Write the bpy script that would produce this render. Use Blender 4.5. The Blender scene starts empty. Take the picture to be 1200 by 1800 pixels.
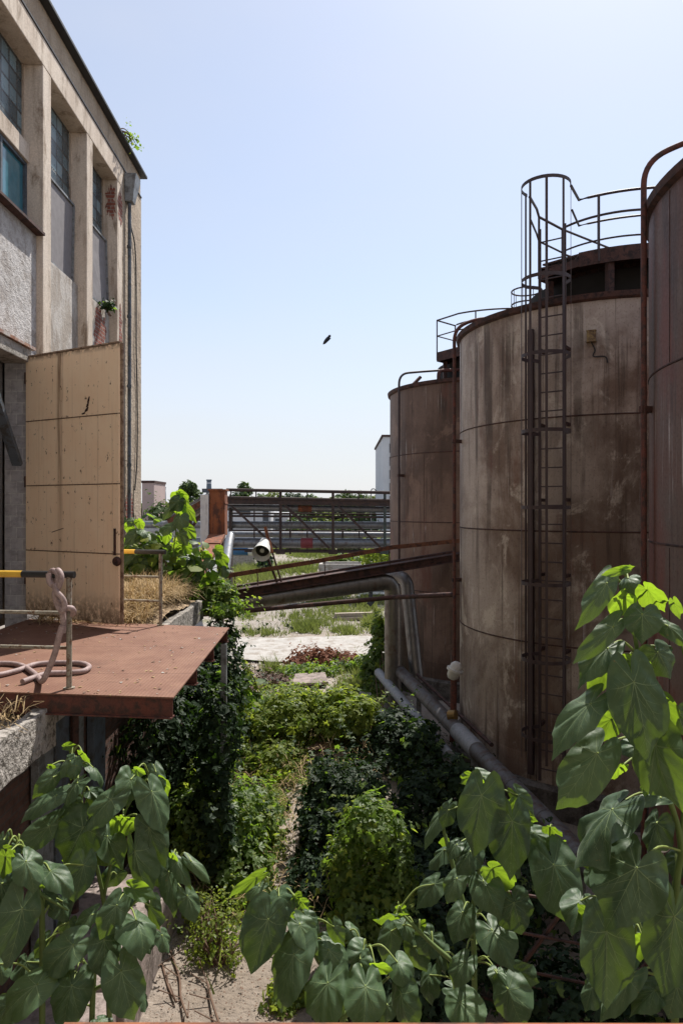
import bpy, math, random
import numpy as np
from mathutils import Vector, Matrix
R = math.radians
random.seed(7)
# ------------------------------------------------------------------ camera, light, exposure
sc = bpy.context.scene
col = sc.collection
cam_d = bpy.data.cameras.new('camera'); cam = bpy.data.objects.new('camera', cam_d); col.objects.link(cam)
cam.location = (0, 0, 0); cam.rotation_euler = (R(90), 0, 0)
cam_d.sensor_fit = 'VERTICAL'; cam_d.sensor_height = 36; cam_d.lens = 24
cam_d.shift_y = -7/1800; cam_d.clip_start = .05; cam_d.clip_end = 4000
sc.camera = cam
SUN_EL, SUN_AZ = R(56), R(27)                     # azimuth measured from the view axis (+Y) towards +X
sdir = Vector((math.sin(SUN_AZ)*math.cos(SUN_EL), math.cos(SUN_AZ)*math.cos(SUN_EL), math.sin(SUN_EL)))
w = bpy.data.worlds.new('World'); sc.world = w; w.use_nodes = True
wn = w.node_tree
sky = wn.nodes.new('ShaderNodeTexSky'); sky.sky_type = 'NISHITA'; sky.sun_disc = False
sky.sun_elevation = SUN_EL; sky.sun_rotation = SUN_AZ
sky.air_density = 1.0; sky.dust_density = .9; sky.ozone_density = 1.5; sky.altitude = 100
bg = wn.nodes['Background']; bg.inputs['Strength'].default_value = .124
hz = wn.nodes.new('ShaderNodeMix'); hz.data_type = 'RGBA'; hz.inputs['Factor'].default_value = .45     # thin summer haze all over the sky
hz.inputs[7].default_value = (4.25, 4.32, 4.55, 1)
cn = wn.nodes.new('ShaderNodeTexNoise'); cn.inputs['Scale'].default_value = 2.2; cn.inputs['Detail'].default_value = 6; cn.inputs['Distortion'].default_value = .6
cm = wn.nodes.new('ShaderNodeMapping'); cm.inputs['Scale'].default_value = (1, 1, 3.5); ct = wn.nodes.new('ShaderNodeTexCoord')
cr = wn.nodes.new('ShaderNodeMapRange'); cr.inputs[1].default_value = .3; cr.inputs[2].default_value = .7; cr.inputs[3].default_value = .40; cr.inputs[4].default_value = .50
wn.links.new(ct.outputs['Generated'], cm.inputs[0]); wn.links.new(cm.outputs[0], cn.inputs['Vector']); wn.links.new(cn.outputs[0], cr.inputs[0]); 
sx = wn.nodes.new('ShaderNodeSeparateXYZ'); wn.links.new(ct.outputs['Generated'], sx.inputs[0])       # haze thickens towards the horizon
hr = wn.nodes.new('ShaderNodeMapRange'); hr.interpolation_type = 'SMOOTHSTEP'; wn.links.new(sx.outputs['Z'], hr.inputs[0]); hr.inputs[1].default_value = .0; hr.inputs[2].default_value = .34; hr.inputs[3].default_value = .46; hr.inputs[4].default_value = .0
ha = wn.nodes.new('ShaderNodeMath'); ha.operation = 'ADD'; wn.links.new(cr.outputs[0], ha.inputs[0]); wn.links.new(hr.outputs[0], ha.inputs[1]); wn.links.new(ha.outputs[0], hz.inputs['Factor'])
wn.links.new(sky.outputs['Color'], hz.inputs[6]); wn.links.new(hz.outputs[2], bg.inputs['Color'])
sl = bpy.data.lights.new('sun', 'SUN'); sl.energy = 5.0; sl.angle = R(.5); sl.color = (1, .95, .87)
so = bpy.data.objects.new('sun', sl); col.objects.link(so); so.location = (10, 20, 30)
so.rotation_euler = (-sdir).to_track_quat('-Z', 'Y').to_euler()
vs = sc.view_settings; vs.view_transform = 'Standard'; vs.look = 'None'; vs.exposure = 0.6; vs.gamma = 1
sc.cycles.max_bounces = 6; sc.cycles.transparent_max_bounces = 4

F, H0 = 1200.0, 893.0
GZ = -5.0
def P(px, py, Y): return Vector(((px-600)/F*Y, Y, (H0-py)/F*Y))
def G(px, py, z=GZ):                                # the point of the ground seen at that pixel of the photograph
    return P(px, py, F*-z/(py-H0))
def V(*a): return Vector(a)

# ------------------------------------------------------------------ node helpers
class E:
    def __init__(s, m, sock): s.m = m; s.s = sock
    def _o(s, op, b, rev=False):
        n = s.m.node_tree.nodes.new('ShaderNodeMath'); n.operation = op
        for i, v in enumerate((b, s) if rev else (s, b)):
            if isinstance(v, E): s.m.node_tree.links.new(v.s, n.inputs[i])
            elif v is not None: n.inputs[i].default_value = v
        return E(s.m, n.outputs[0])
    def __add__(s, b): return s._o('ADD', b)
    def __sub__(s, b): return s._o('SUBTRACT', b)
    def __rsub__(s, b): return s._o('SUBTRACT', b, True)
    def __mul__(s, b): return s._o('MULTIPLY', b)
    def __lt__(s, b): return s._o('LESS_THAN', b)
    def __gt__(s, b): return s._o('GREATER_THAN', b)
    def frac(s): return s._o('FRACT', None)
    def abs(s): return s._o('ABSOLUTE', None)
    def max(s, b): return s._o('MAXIMUM', b)
    def min(s, b): return s._o('MINIMUM', b)
    def pow(s, b): return s._o('POWER', b)
    def sin(s): return s._o('SINE', None)
    def ramp(s, a, b):                             # smooth 0..1 between a and b
        n = s.m.node_tree.nodes.new('ShaderNodeMapRange'); n.interpolation_type = 'SMOOTHSTEP'
        s.m.node_tree.links.new(s.s, n.inputs[0]); n.inputs[1].default_value = a; n.inputs[2].default_value = b
        return E(s.m, n.outputs[0])
class Mat:
    def __init__(s, name, rough=.8, metal=0, spec=.35):
        s.m = bpy.data.materials.new(name); s.m.use_nodes = True; s.nt = s.m.node_tree
        s.b = s.nt.nodes['Principled BSDF']; s.out = s.nt.nodes['Material Output']
        s.b.inputs['Roughness'].default_value = rough; s.b.inputs['Metallic'].default_value = metal
        s.b.inputs['Specular IOR Level'].default_value = spec
        s.tc = s.nt.nodes.new('ShaderNodeTexCoord')
    def co(s, which='Object', scale=(1, 1, 1), rot=(0, 0, 0), loc=(0, 0, 0)):
        mp = s.nt.nodes.new('ShaderNodeMapping'); s.nt.links.new(s.tc.outputs[which], mp.inputs[0])
        mp.inputs['Scale'].default_value = scale; mp.inputs['Rotation'].default_value = rot; mp.inputs['Location'].default_value = loc
        return mp.outputs[0]
    def noise(s, co, scale=1, detail=5, rough=.6, dist=0):
        n = s.nt.nodes.new('ShaderNodeTexNoise'); s.nt.links.new(co, n.inputs['Vector'])
        n.inputs['Scale'].default_value = scale; n.inputs['Detail'].default_value = detail
        n.inputs['Roughness'].default_value = rough; n.inputs['Distortion'].default_value = dist
        return E(s.m, n.outputs[0])
    def vor(s, co, scale=1, feat='F1'):
        n = s.nt.nodes.new('ShaderNodeTexVoronoi'); n.feature = feat; s.nt.links.new(co, n.inputs['Vector'])
        n.inputs['Scale'].default_value = scale
        return E(s.m, n.outputs['Distance'])
    def xyz(s, co):
        n = s.nt.nodes.new('ShaderNodeSeparateXYZ'); s.nt.links.new(co, n.inputs[0])
        return [E(s.m, o) for o in n.outputs]
    def attr(s, name):
        n = s.nt.nodes.new('ShaderNodeAttribute'); n.attribute_name = name
        return E(s.m, n.outputs['Fac'])
    def mix(s, f, a, b):
        n = s.nt.nodes.new('ShaderNodeMix'); n.data_type = 'RGBA'
        if isinstance(f, E): s.nt.links.new(f.s, n.inputs['Factor'])
        else: n.inputs['Factor'].default_value = f
        for v, k in ((a, 6), (b, 7)):
            if isinstance(v, tuple): n.inputs[k].default_value = (*v, 1)
            else: s.nt.links.new(v, n.inputs[k])
        return n.outputs[2]
    def color(s, c):
        if isinstance(c, tuple): s.b.inputs['Base Color'].default_value = (*c, 1)
        else: s.nt.links.new(c, s.b.inputs['Base Color'])
    def bump(s, h, strength=.5, dist=.02):
        n = s.nt.nodes.new('ShaderNodeBump'); n.inputs['Strength'].default_value = strength; n.inputs['Distance'].default_value = dist
        s.nt.links.new(h.s, n.inputs['Height']); s.nt.links.new(n.outputs[0], s.b.inputs['Normal'])
    def rough(s, e): s.nt.links.new(e.s, s.b.inputs['Roughness'])

M = {}
def grain(name, c1, c2, c3=None, scale=1.5, rough=.85, bump=.4, bdist=.01, fine=40, metal=0, spec=.3, streak=None, amt=(.45, .62)):
    """two tone mottled surface with patches of a third colour and a fine grain; streak stretches the mottling down the wall"""
    m = Mat(name, rough, metal, spec)
    c = m.co('Object', (1, 1, 1) if not streak else (1, 1, streak))
    c0 = m.co('Object')
    n1 = m.noise(c, scale, 8, .65); f = m.noise(c0, fine, 3, .6)
    k = m.mix(n1.ramp(.32, .68), c1, c2)
    if c3: k = m.mix(m.noise(c, scale*2.3, 8, .72, .3).ramp(*amt), k, c3)
    if streak and c3: k = m.mix((m.noise(m.co('Object', (3.2, 3.2, .22), loc=(5, 1, 2)), 1.6, 7, .7).ramp(.50, .66)*m.noise(c0, .8, 4).ramp(.42, .6))*.7, k, c3)
    g = m.mix(f.ramp(.3, .7), (.84, .84, .84), (1.07, 1.07, 1.07))
    mm = m.nt.nodes.new('ShaderNodeMix'); mm.data_type = 'RGBA'; mm.blend_type = 'MULTIPLY'; mm.inputs['Factor'].default_value = 1
    m.nt.links.new(k, mm.inputs[6]); m.nt.links.new(g, mm.inputs[7]); m.color(mm.outputs[2])
    if bump: m.bump(f*.5 + m.noise(c0, fine*.25, 4), bump, bdist)
    M[name] = m.m
    return m
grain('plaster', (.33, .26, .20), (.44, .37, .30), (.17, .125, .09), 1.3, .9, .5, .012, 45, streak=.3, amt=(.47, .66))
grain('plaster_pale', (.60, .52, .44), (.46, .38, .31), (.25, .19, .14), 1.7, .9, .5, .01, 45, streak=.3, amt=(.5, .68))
grain('render_rough', (.33, .26, .195), (.40, .33, .255), (.18, .135, .10), 1.3, .95, 1.0, .03, 22, streak=.5, amt=(.5, .7))
grain('concrete', (.27, .25, .225), (.36, .335, .30), (.12, .105, .085), 2.2, .92, .8, .02, 28, amt=(.5, .66))
grain('concrete_pale', (.33, .315, .295), (.40, .38, .355), (.26, .23, .20), 1.2, .92, .5, .01, 30)
grain('block_white', (.42, .41, .42), (.34, .335, .35), (.24, .225, .23), 3, .9, .4, .01, 30)
grain('rust', (.13, .05, .028), (.20, .085, .045), (.065, .032, .024), 3, .85, .5, .006, 50)
grain('rust_dark', (.060, .032, .027), (.095, .045, .036), (.03, .02, .019), 4, .8, .4, .005, 60)
grain('rust_orange', (.27, .10, .045), (.19, .062, .03), (.09, .042, .03), 2.2, .85, .5, .006, 40, streak=.35)
grain('bridge_dark', (.04, .026, .022), (.065, .038, .03), (.025, .02, .02), 4, .8, .4, .005, 60)
grain('primer_red', (.13, .042, .03), (.10, .04, .032), (.05, .03, .026), 5, .7, .3, .004, 60)
grain('steel_grey', (.20, .215, .23), (.27, .285, .30), (.12, .12, .12), 3, .55, .2, .004, 50, .3)
grain('blue_grey', (.075, .095, .12), (.10, .12, .15), (.06, .06, .06), 3, .6, .2, .004, 50)
grain('green_steel', (.035, .055, .05), (.05, .07, .065), (.05, .033, .027), 4, .6, .2, .004, 50)
grain('weathered_steel', (.30, .28, .23), (.22, .20, .16), (.13, .075, .045), 9, .7, .3, .003, 60, amt=(.48, .6))
grain('tarp', (.5, .52, .55), (.7, .72, .75), None, 5, .5, .2, .01, 20)
grain('bark', (.09, .065, .045), (.13, .10, .07), None, 5, .9, .5, .01, 40)
grain('wood_grey', (.42, .36, .29), (.30, .25, .20), None, 4, .85, .3, .005, 30)
grain('brick_wall', (.10, .055, .045), (.07, .045, .04), (.04, .03, .027), 2, .9, .6, .01, 25)
grain('hose', (.36, .27, .26), (.29, .215, .205), (.22, .16, .15), 6, .6, .2, .003, 60)
grain('far_plaster', (.62, .62, .64), (.55, .55, .57), None, .2, .9, 0)
grain('far_pink', (.43, .33, .31), (.36, .28, .265), None, .4, .9, 0)
grain('far_roof', (.55, .56, .58), (.42, .43, .45), None, .3, .7, 0)
def plain(name, c, rough=.6, metal=0, spec=.4):
    m = Mat(name, rough, metal, spec)
    n = m.noise(m.co('Object'), 7, 5)
    m.color(m.mix(n.ramp(.3, .7), tuple(x*.8 for x in c), c)); M[name] = m.m
    return m
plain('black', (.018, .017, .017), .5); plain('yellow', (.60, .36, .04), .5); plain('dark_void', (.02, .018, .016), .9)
plain('white_paint', (.75, .76, .77), .6); plain('blue_paint', (.03, .12, .26), .5); plain('lamp_white', (.55, .54, .51), .5)
plain('chimney_blue', (.10, .13, .17), .8); plain('chimney_white', (.55, .57, .6), .8); plain('window_dark', (.05, .06, .075), .2)
plain('cable', (.02, .02, .022), .6); plain('bird_black', (.015, .016, .02), .6); plain('stem_green', (.10, .15, .035), .6)
plain('petiole', (.20, .26, .06), .6); plain('straw_mat', (.42, .30, .16), .9); plain('twig', (.13, .08, .055), .9)
plain('mesh_grey', (.20, .185, .19), .7); grain('slab_pink', (.30, .24, .22), (.235, .195, .18), (.14, .115, .10), 3, .9, .6, .015, 30)
plain('cladding_red', (.22, .04, .045), .5)

grain('pipe_grey', (.07, .066, .066), (.10, .096, .098), (.06, .035, .025), 3, .55, .2, .004, 40)
grain('wrap_white', (.26, .27, .29), (.18, .19, .205), (.25, .25, .26), 5, .6, .4, .01, 30)

def tank_mat(name, a, b, red, redness, pale):
    m = Mat(name, .62, 0, .35)
    uv = m.tc.outputs['UV']
    s1 = m.noise(m.co('UV', (5, .16, 1)), 1, 8, .68); s2 = m.noise(m.co('UV', (15, .4, 1)), 1, 6, .7)
    s3 = m.noise(m.co('UV', (11, .12, 1), loc=(1, 5, 0)), 1, 9, .72, .15)
    bl = m.noise(m.co('UV', (.55, .35, 1)), 1, 7, .65, .4); fine = m.noise(m.co('UV', (9, 6, 1)), 4, 6, .7)
    horiz = m.noise(m.co('UV', (.5, 3.2, 1), loc=(3, 1, 0)), 1, 6, .6)
    c = m.mix(bl.ramp(.40, .60), a, b)
    pt = m.nt.nodes.new('ShaderNodeTexBrick'); m.nt.links.new(m.co('UV', loc=(0, -(3.34-1.86*6), 0)), pt.inputs['Vector'])      # rolled plates differ a little
    pt.inputs['Scale'].default_value = 1; pt.inputs['Brick Width'].default_value = 4.2412; pt.inputs['Row Height'].default_value = 1.86; pt.inputs['Mortar Size'].default_value = 0
    pt.inputs['Color1'].default_value = (.68, .66, .65, 1); pt.inputs['Color2'].default_value = (1.18, 1.18, 1.2, 1); pt.inputs['Mortar'].default_value = (1, 1, 1, 1)
    pm = m.nt.nodes.new('ShaderNodeMix'); pm.data_type = 'RGBA'; pm.blend_type = 'MULTIPLY'; pm.inputs['Factor'].default_value = 1
    m.nt.links.new(c, pm.inputs[6]); m.nt.links.new(pt.outputs['Color'], pm.inputs[7]); c = pm.outputs[2]
    blot = m.noise(m.co('UV', (1.1, .8, 1), loc=(9, 2, 0)), 1, 9, .72, .5)
    c = m.mix(blot.ramp(.53, .62)*pale*.6, c, tuple(min(.6, x*1.5) for x in b))
    gate_ = m.noise(m.co('UV', (.45, .3, 1), loc=(4, 8, 0)), 1, 5, .6).ramp(.42, .60)
    c = m.mix((s1.ramp(.50, .60))*gate_*.85, c, tuple(x*.42 for x in a))
    c = m.mix((horiz.ramp(.55, .75))*.5, c, tuple(x*.5 for x in b))
    c = m.mix(m.noise(m.co('UV', (1.2, .22, 1), loc=(7, 4, 0)), 1, 7, .7).ramp(redness, redness+.14), c, red)
    c = m.mix((s3.ramp(.57, .64)*(bl.ramp(.3, .6)))*.7, c, (.05, .03, .02))
    c = m.mix((s2.ramp(.56, .70)*m.noise(m.co('UV', (.8, .8, 1), loc=(2, 9, 0)), 1, 4).ramp(.45, .65))*pale, c, (.56, .52, .50))
    c = m.mix((fine.ramp(.54, .66))*.5, c, (.06, .04, .03))
    m.color(c); m.bump(fine*.6+s2*.4, .25, .006)
    m.rough(fine.ramp(.2, .9)*.3 + .48)
    M[name] = m.m
tank_mat('tank_grey', (.165, .11, .08), (.42, .35, .295), (.16, .058, .038), .55, 1)
tank_mat('tank_brown', (.085, .05, .035), (.165, .105, .076), (.13, .05, .033), .52, .9)
tank_mat('tank_red', (.125, .058, .04), (.105, .07, .053), (.15, .045, .028), .47, .8)

def cladding(name, tint, dirt):
    m = Mat(name, .4, .75, .5)
    n = m.noise(m.co('Object', (1, 1, 1)), 3, 7, .65); n2 = m.noise(m.co('Object', (6, 6, 1.5)), 2, 5)
    c = m.mix(n2.ramp(.45, .7), tint, tuple(x*.65 for x in tint))
    m.color(m.mix(n.ramp(.5, .72)*dirt, c, (.12, .075, .05))); m.rough(n.ramp(.2, .8)*.3+.3)
    M[name] = m.m
cladding('cladding', (.50, .50, .50), .55); cladding('cladding_far', (.20, .205, .215), .6); cladding('galvanised', (.52, .56, .62), .15)
cladding('cladding_mid', (.17, .162, .155), .8)
cladding('cladding_dirty', (.20, .185, .165), .9)

def gate_mat():
    m = Mat('gate_cream', .5, 0, .4)
    u, v, _ = m.xyz(m.tc.outputs['UV'])
    fine = m.noise(m.co('UV', (9, 14, 1)), 3, 6, .7)
    streak = m.noise(m.co('UV', (34, 1.1, 1)), 1, 6, .7)
    blot = m.noise(m.co('UV', (3, 4, 1)), 2, 6, .7)
    c = m.mix(blot.ramp(.3, .7), (.86, .65, .45), (.89, .71, .51))
    c = m.mix((streak.ramp(.52, .72))*.4, c, (.30, .19, .10))
    # rust run down one third of the way across
    run = (u - .385 + (m.noise(m.co('UV', (2, 9, 1)), 1, 3)-.5)*.03).abs().ramp(.05, .0)*m.noise(m.co('UV', (60, 3, 1)), 1, 5).ramp(.38, .56)
    c = m.mix((run*(v.ramp(.25, .95)*.7+.3)).min(1), c, (.15, .08, .04))
    seam = ((v*4+.5).frac()-.5).abs()
    line = seam.ramp(.012, .004)*m.noise(m.co('UV', (55, 4, 1)), 1, 3, .8).ramp(.38, .5)
    c = m.mix(line, c, (.07, .035, .02))
    c = m.mix(seam.ramp(.06, .0)*fine.ramp(.5, .7)*.5, c, (.2, .11, .05))
    spots = m.noise(m.co('UV', (22, 26, 1), loc=(5, 3, 0)), 1, 5, .75).ramp(.61, .66)
    c = m.mix(spots, c, (.10, .05, .025))
    foot = (v.ramp(.13, .0)*fine.ramp(.36, .56)).max(v.ramp(.975, 1.0)*fine.ramp(.35, .55))
    c = m.mix(foot*.85, c, (.12, .07, .04))
    m.color(c); m.bump(fine*.3+line*-1.0, .25, .004); M['gate_cream'] = m.m
gate_mat()
def tread_mat():
    m = Mat('tread_plate', .75, .1, .35)
    co = m.co('Object')
    x, y, z = m.xyz(co)
    a = ((x*1.0+y*1.6)*95).sin(); b = ((x*1.0-y*1.6)*95).sin()
    tread = (a*b).ramp(.1, .7)
    n = m.noise(co, 2.2, 8, .68); n2 = m.noise(co, 10, 6, .7); n3 = m.noise(co, 1.1, 4, .6)
    c = m.mix(n.ramp(.32, .68), (.155, .074, .049), (.215, .115, .077))
    c = m.mix(n2.ramp(.55, .72)*.6, c, (.13, .05, .036))
    c = m.mix((m.noise(co, 17, 6, .75).ramp(.67, .72))*(n3.ramp(.45, .62)), c, (.46, .40, .35))
    c = m.mix(tread*.42, c, (.11, .045, .03))
    c = m.mix(m.noise(co, .9, 9, .7, .6).ramp(.52, .64)*.5, c, (.10, .05, .036))
    seam = ((y*.78+.2).frac()-.5).abs().ramp(.006, .003)
    c = m.mix(seam*.8, c, (.08, .035, .026))
    m.color(c); m.bump(tread*.7+n2*.3, .5, .006); M['tread_plate'] = m.m
tread_mat()
def glassblock():
    m = Mat('glass_block', .18, 0, .6)
    n = m.nt.nodes.new('ShaderNodeTexBrick'); m.nt.links.new(m.tc.outputs['UV'], n.inputs['Vector'])
    n.offset = 0; n.inputs['Scale'].default_value = 1
    n.inputs['Brick Width'].default_value = .25; n.inputs['Row Height'].default_value = .25; n.inputs['Mortar Size'].default_value = .018
    n.inputs['Color1'].default_value = (.03, .05, .06, 1); n.inputs['Color2'].default_value = (.17, .25, .28, 1); n.inputs['Mortar'].default_value = (.022, .024, .026, 1)
    n.inputs['Bias'].default_value = -.15
    d = m.noise(m.co('UV'), 4, 6, .7)
    m.color(m.mix(d.ramp(.5, .75)*.5, n.outputs['Color'], (.20, .21, .21)))
    m.bump(1-E(m.m, n.outputs['Fac']), .6, .02); m.rough(d*.5+.05); M['glass_block'] = m.m
glassblock()
def bricks(name, c1, c2, mortar, sc_=1.0, bw=.26, rh=.077):
    m = Mat(name, .9, 0, .25)
    n = m.nt.nodes.new('ShaderNodeTexBrick'); m.nt.links.new(m.tc.outputs['UV'], n.inputs['Vector'])
    n.inputs['Scale'].default_value = sc_; n.inputs['Brick Width'].default_value = bw; n.inputs['Row Height'].default_value = rh; n.inputs['Mortar Size'].default_value = .009
    n.inputs['Color1'].default_value = (*c1, 1); n.inputs['Color2'].default_value = (*c2, 1); n.inputs['Mortar'].default_value = (*mortar, 1)
    d = m.noise(m.co('UV'), 6, 7, .7)
    m.color(m.mix(d.ramp(.4, .7)*.75, n.outputs['Color'], tuple(x*.45 for x in c1)))
    m.bump((1-E(m.m, n.outputs['Fac']))+d, .8, .02); M[name] = m.m
bricks('brick_red', (.20, .062, .045), (.27, .10, .07), (.30, .26, .23))
bricks('brick_dark', (.10, .055, .042), (.13, .075, .06), (.09, .075, .068))
bricks('block_masonry', (.36, .355, .37), (.30, .295, .31), (.43, .425, .43), 1, .17, .165)

def leaf_mat(name, dark, light, trans, tw=.4, rough=.45, spec=.5, thin=False):
    m = Mat(name, rough, 0, spec)
    r = m.attr('rnd')
    n = m.noise(m.co('Object'), 9, 4)
    c = m.mix(r*.8+n*.2, dark, light); m.color(c)
    t = m.nt.nodes.new('ShaderNodeBsdfTranslucent')
    m.nt.links.new(m.mix(r, trans, tuple(x*1.35 for x in trans)), t.inputs['Color'])
    mx = m.nt.nodes.new('ShaderNodeMixShader'); mx.inputs[0].default_value = tw
    if thin: m.color(m.mix(m.noise(m.co('Object'), 30, 5, .7).ramp(.67, .72)*m.noise(m.co('Object'), 4, 2).ramp(.5, .6), m.mix(m.noise(m.co('Object'), 16, 6, .7).ramp(.4, .7)*.35, c, tuple(x*1.5+.008 for x in light)), (.14, .10, .035)))
    if thin: m.b.inputs['Sheen Weight'].default_value = .12; m.b.inputs['Sheen Roughness'].default_value = .45; m.b.inputs['Sheen Tint'].default_value = (.85, .92, .8, 1)
    if thin: m.nt.links.new((m.attr('thin')*.5+.04).s, mx.inputs[0]); m.bump(m.noise(m.co('Object'), 55, 4), .35, .004)
    m.nt.links.new(m.b.outputs[0], mx.inputs[1]); m.nt.links.new(t.outputs[0], mx.inputs[2])
    m.nt.links.new(mx.outputs[0], m.out.inputs[0]); M[name] = m.m
leaf_mat('paulownia_leaf', (.020, .046, .018), (.055, .095, .045), (.28, .44, .02), .27, .5, .32, True)
leaf_mat('paulownia_vein', (.12, .17, .08), (.16, .215, .10), (.26, .38, .06), .27, .6, .2, True)
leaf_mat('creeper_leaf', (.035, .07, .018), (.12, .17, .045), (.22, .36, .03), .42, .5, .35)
leaf_mat('creeper_shaded', (.008, .02, .008), (.022, .043, .017), (.04, .085, .01), .2, .6, .2)  # creeper leaf darkened, the shade on thickets and ivy put into its colour
leaf_mat('creeper_yellow', (.07, .11, .02), (.18, .21, .04), (.34, .42, .045), .45, .6, .2)
leaf_mat('tree_leaf', (.035, .06, .022), (.075, .11, .038), (.08, .13, .025), .3, .6, .2)
leaf_mat('tree_leaf_dark', (.03, .045, .025), (.05, .075, .04), (.05, .08, .02), .25, .6, .2)
leaf_mat('tree_leaf_yellow', (.09, .12, .028), (.15, .18, .05), (.16, .20, .03), .3, .6, .2)
leaf_mat('grass_blade', (.08, .115, .03), (.26, .25, .10), (.20, .25, .05), .35, .6, .2)
leaf_mat('straw', (.30, .21, .11), (.48, .36, .21), (.3, .22, .1), .25, .8, .2)
leaf_mat('dry_leaf', (.13, .045, .028), (.22, .10, .055), (.15, .06, .03), .2, .8, .2)

grain('tower_wall', (.55, .57, .60), (.48, .50, .53), None, .3, .9, 0)
plain('brass', (.25, .16, .06), .5, .6); plain('pale_tube', (.45, .46, .47), .5)
grain('slab_rust', (.42, .27, .21), (.36, .21, .16), (.22, .11, .08), 4, .85, .4, .006, 40)
leaf_mat('dry_dark', (.06, .035, .028), (.12, .08, .06), (.06, .04, .02), .1, .8, .2)

grain('dark_concrete', (.11, .10, .09), (.15, .135, .12), (.06, .05, .045), 2, .95, .6, .02, 25)
def ground_mat():
    m = Mat('ground', .95, 0, .2)
    co = m.co('Object')
    big = m.noise(co, .22, 8, .65, .3); mid = m.noise(co, 1.3, 8, .7); fine = m.noise(co, 14, 6, .75); peb = m.vor(co, 9)
    x, y, z = m.xyz(co)
    far = y.ramp(24, 30)
    c = m.mix(big.ramp(.36, .62), (.25, .205, .165), (.37, .32, .28))
    c = m.mix(far*.6, c, (.285, .262, .238))
    c = m.mix(far*m.noise(co, .6, 7, .7).ramp(.50, .62)*.75, c, (.15, .15, .07))
    c = m.mix(far*m.noise(co, 5, 6, .8).ramp(.56, .64)*.7, c, (.13, .115, .10))
    c = m.mix(mid.ramp(.46, .68)*.7, c, (.20, .16, .125))
    c = m.mix(fine.ramp(.52, .7)*.6, c, (.13, .11, .095))
    c = m.mix(m.noise(co, 22, 5, .7).ramp(.64, .7)*.7, c, (.5, .46, .42))
    m.color(c); m.bump(fine+peb*.5+mid, .9, .05); M['ground'] = m.m
ground_mat()

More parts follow.
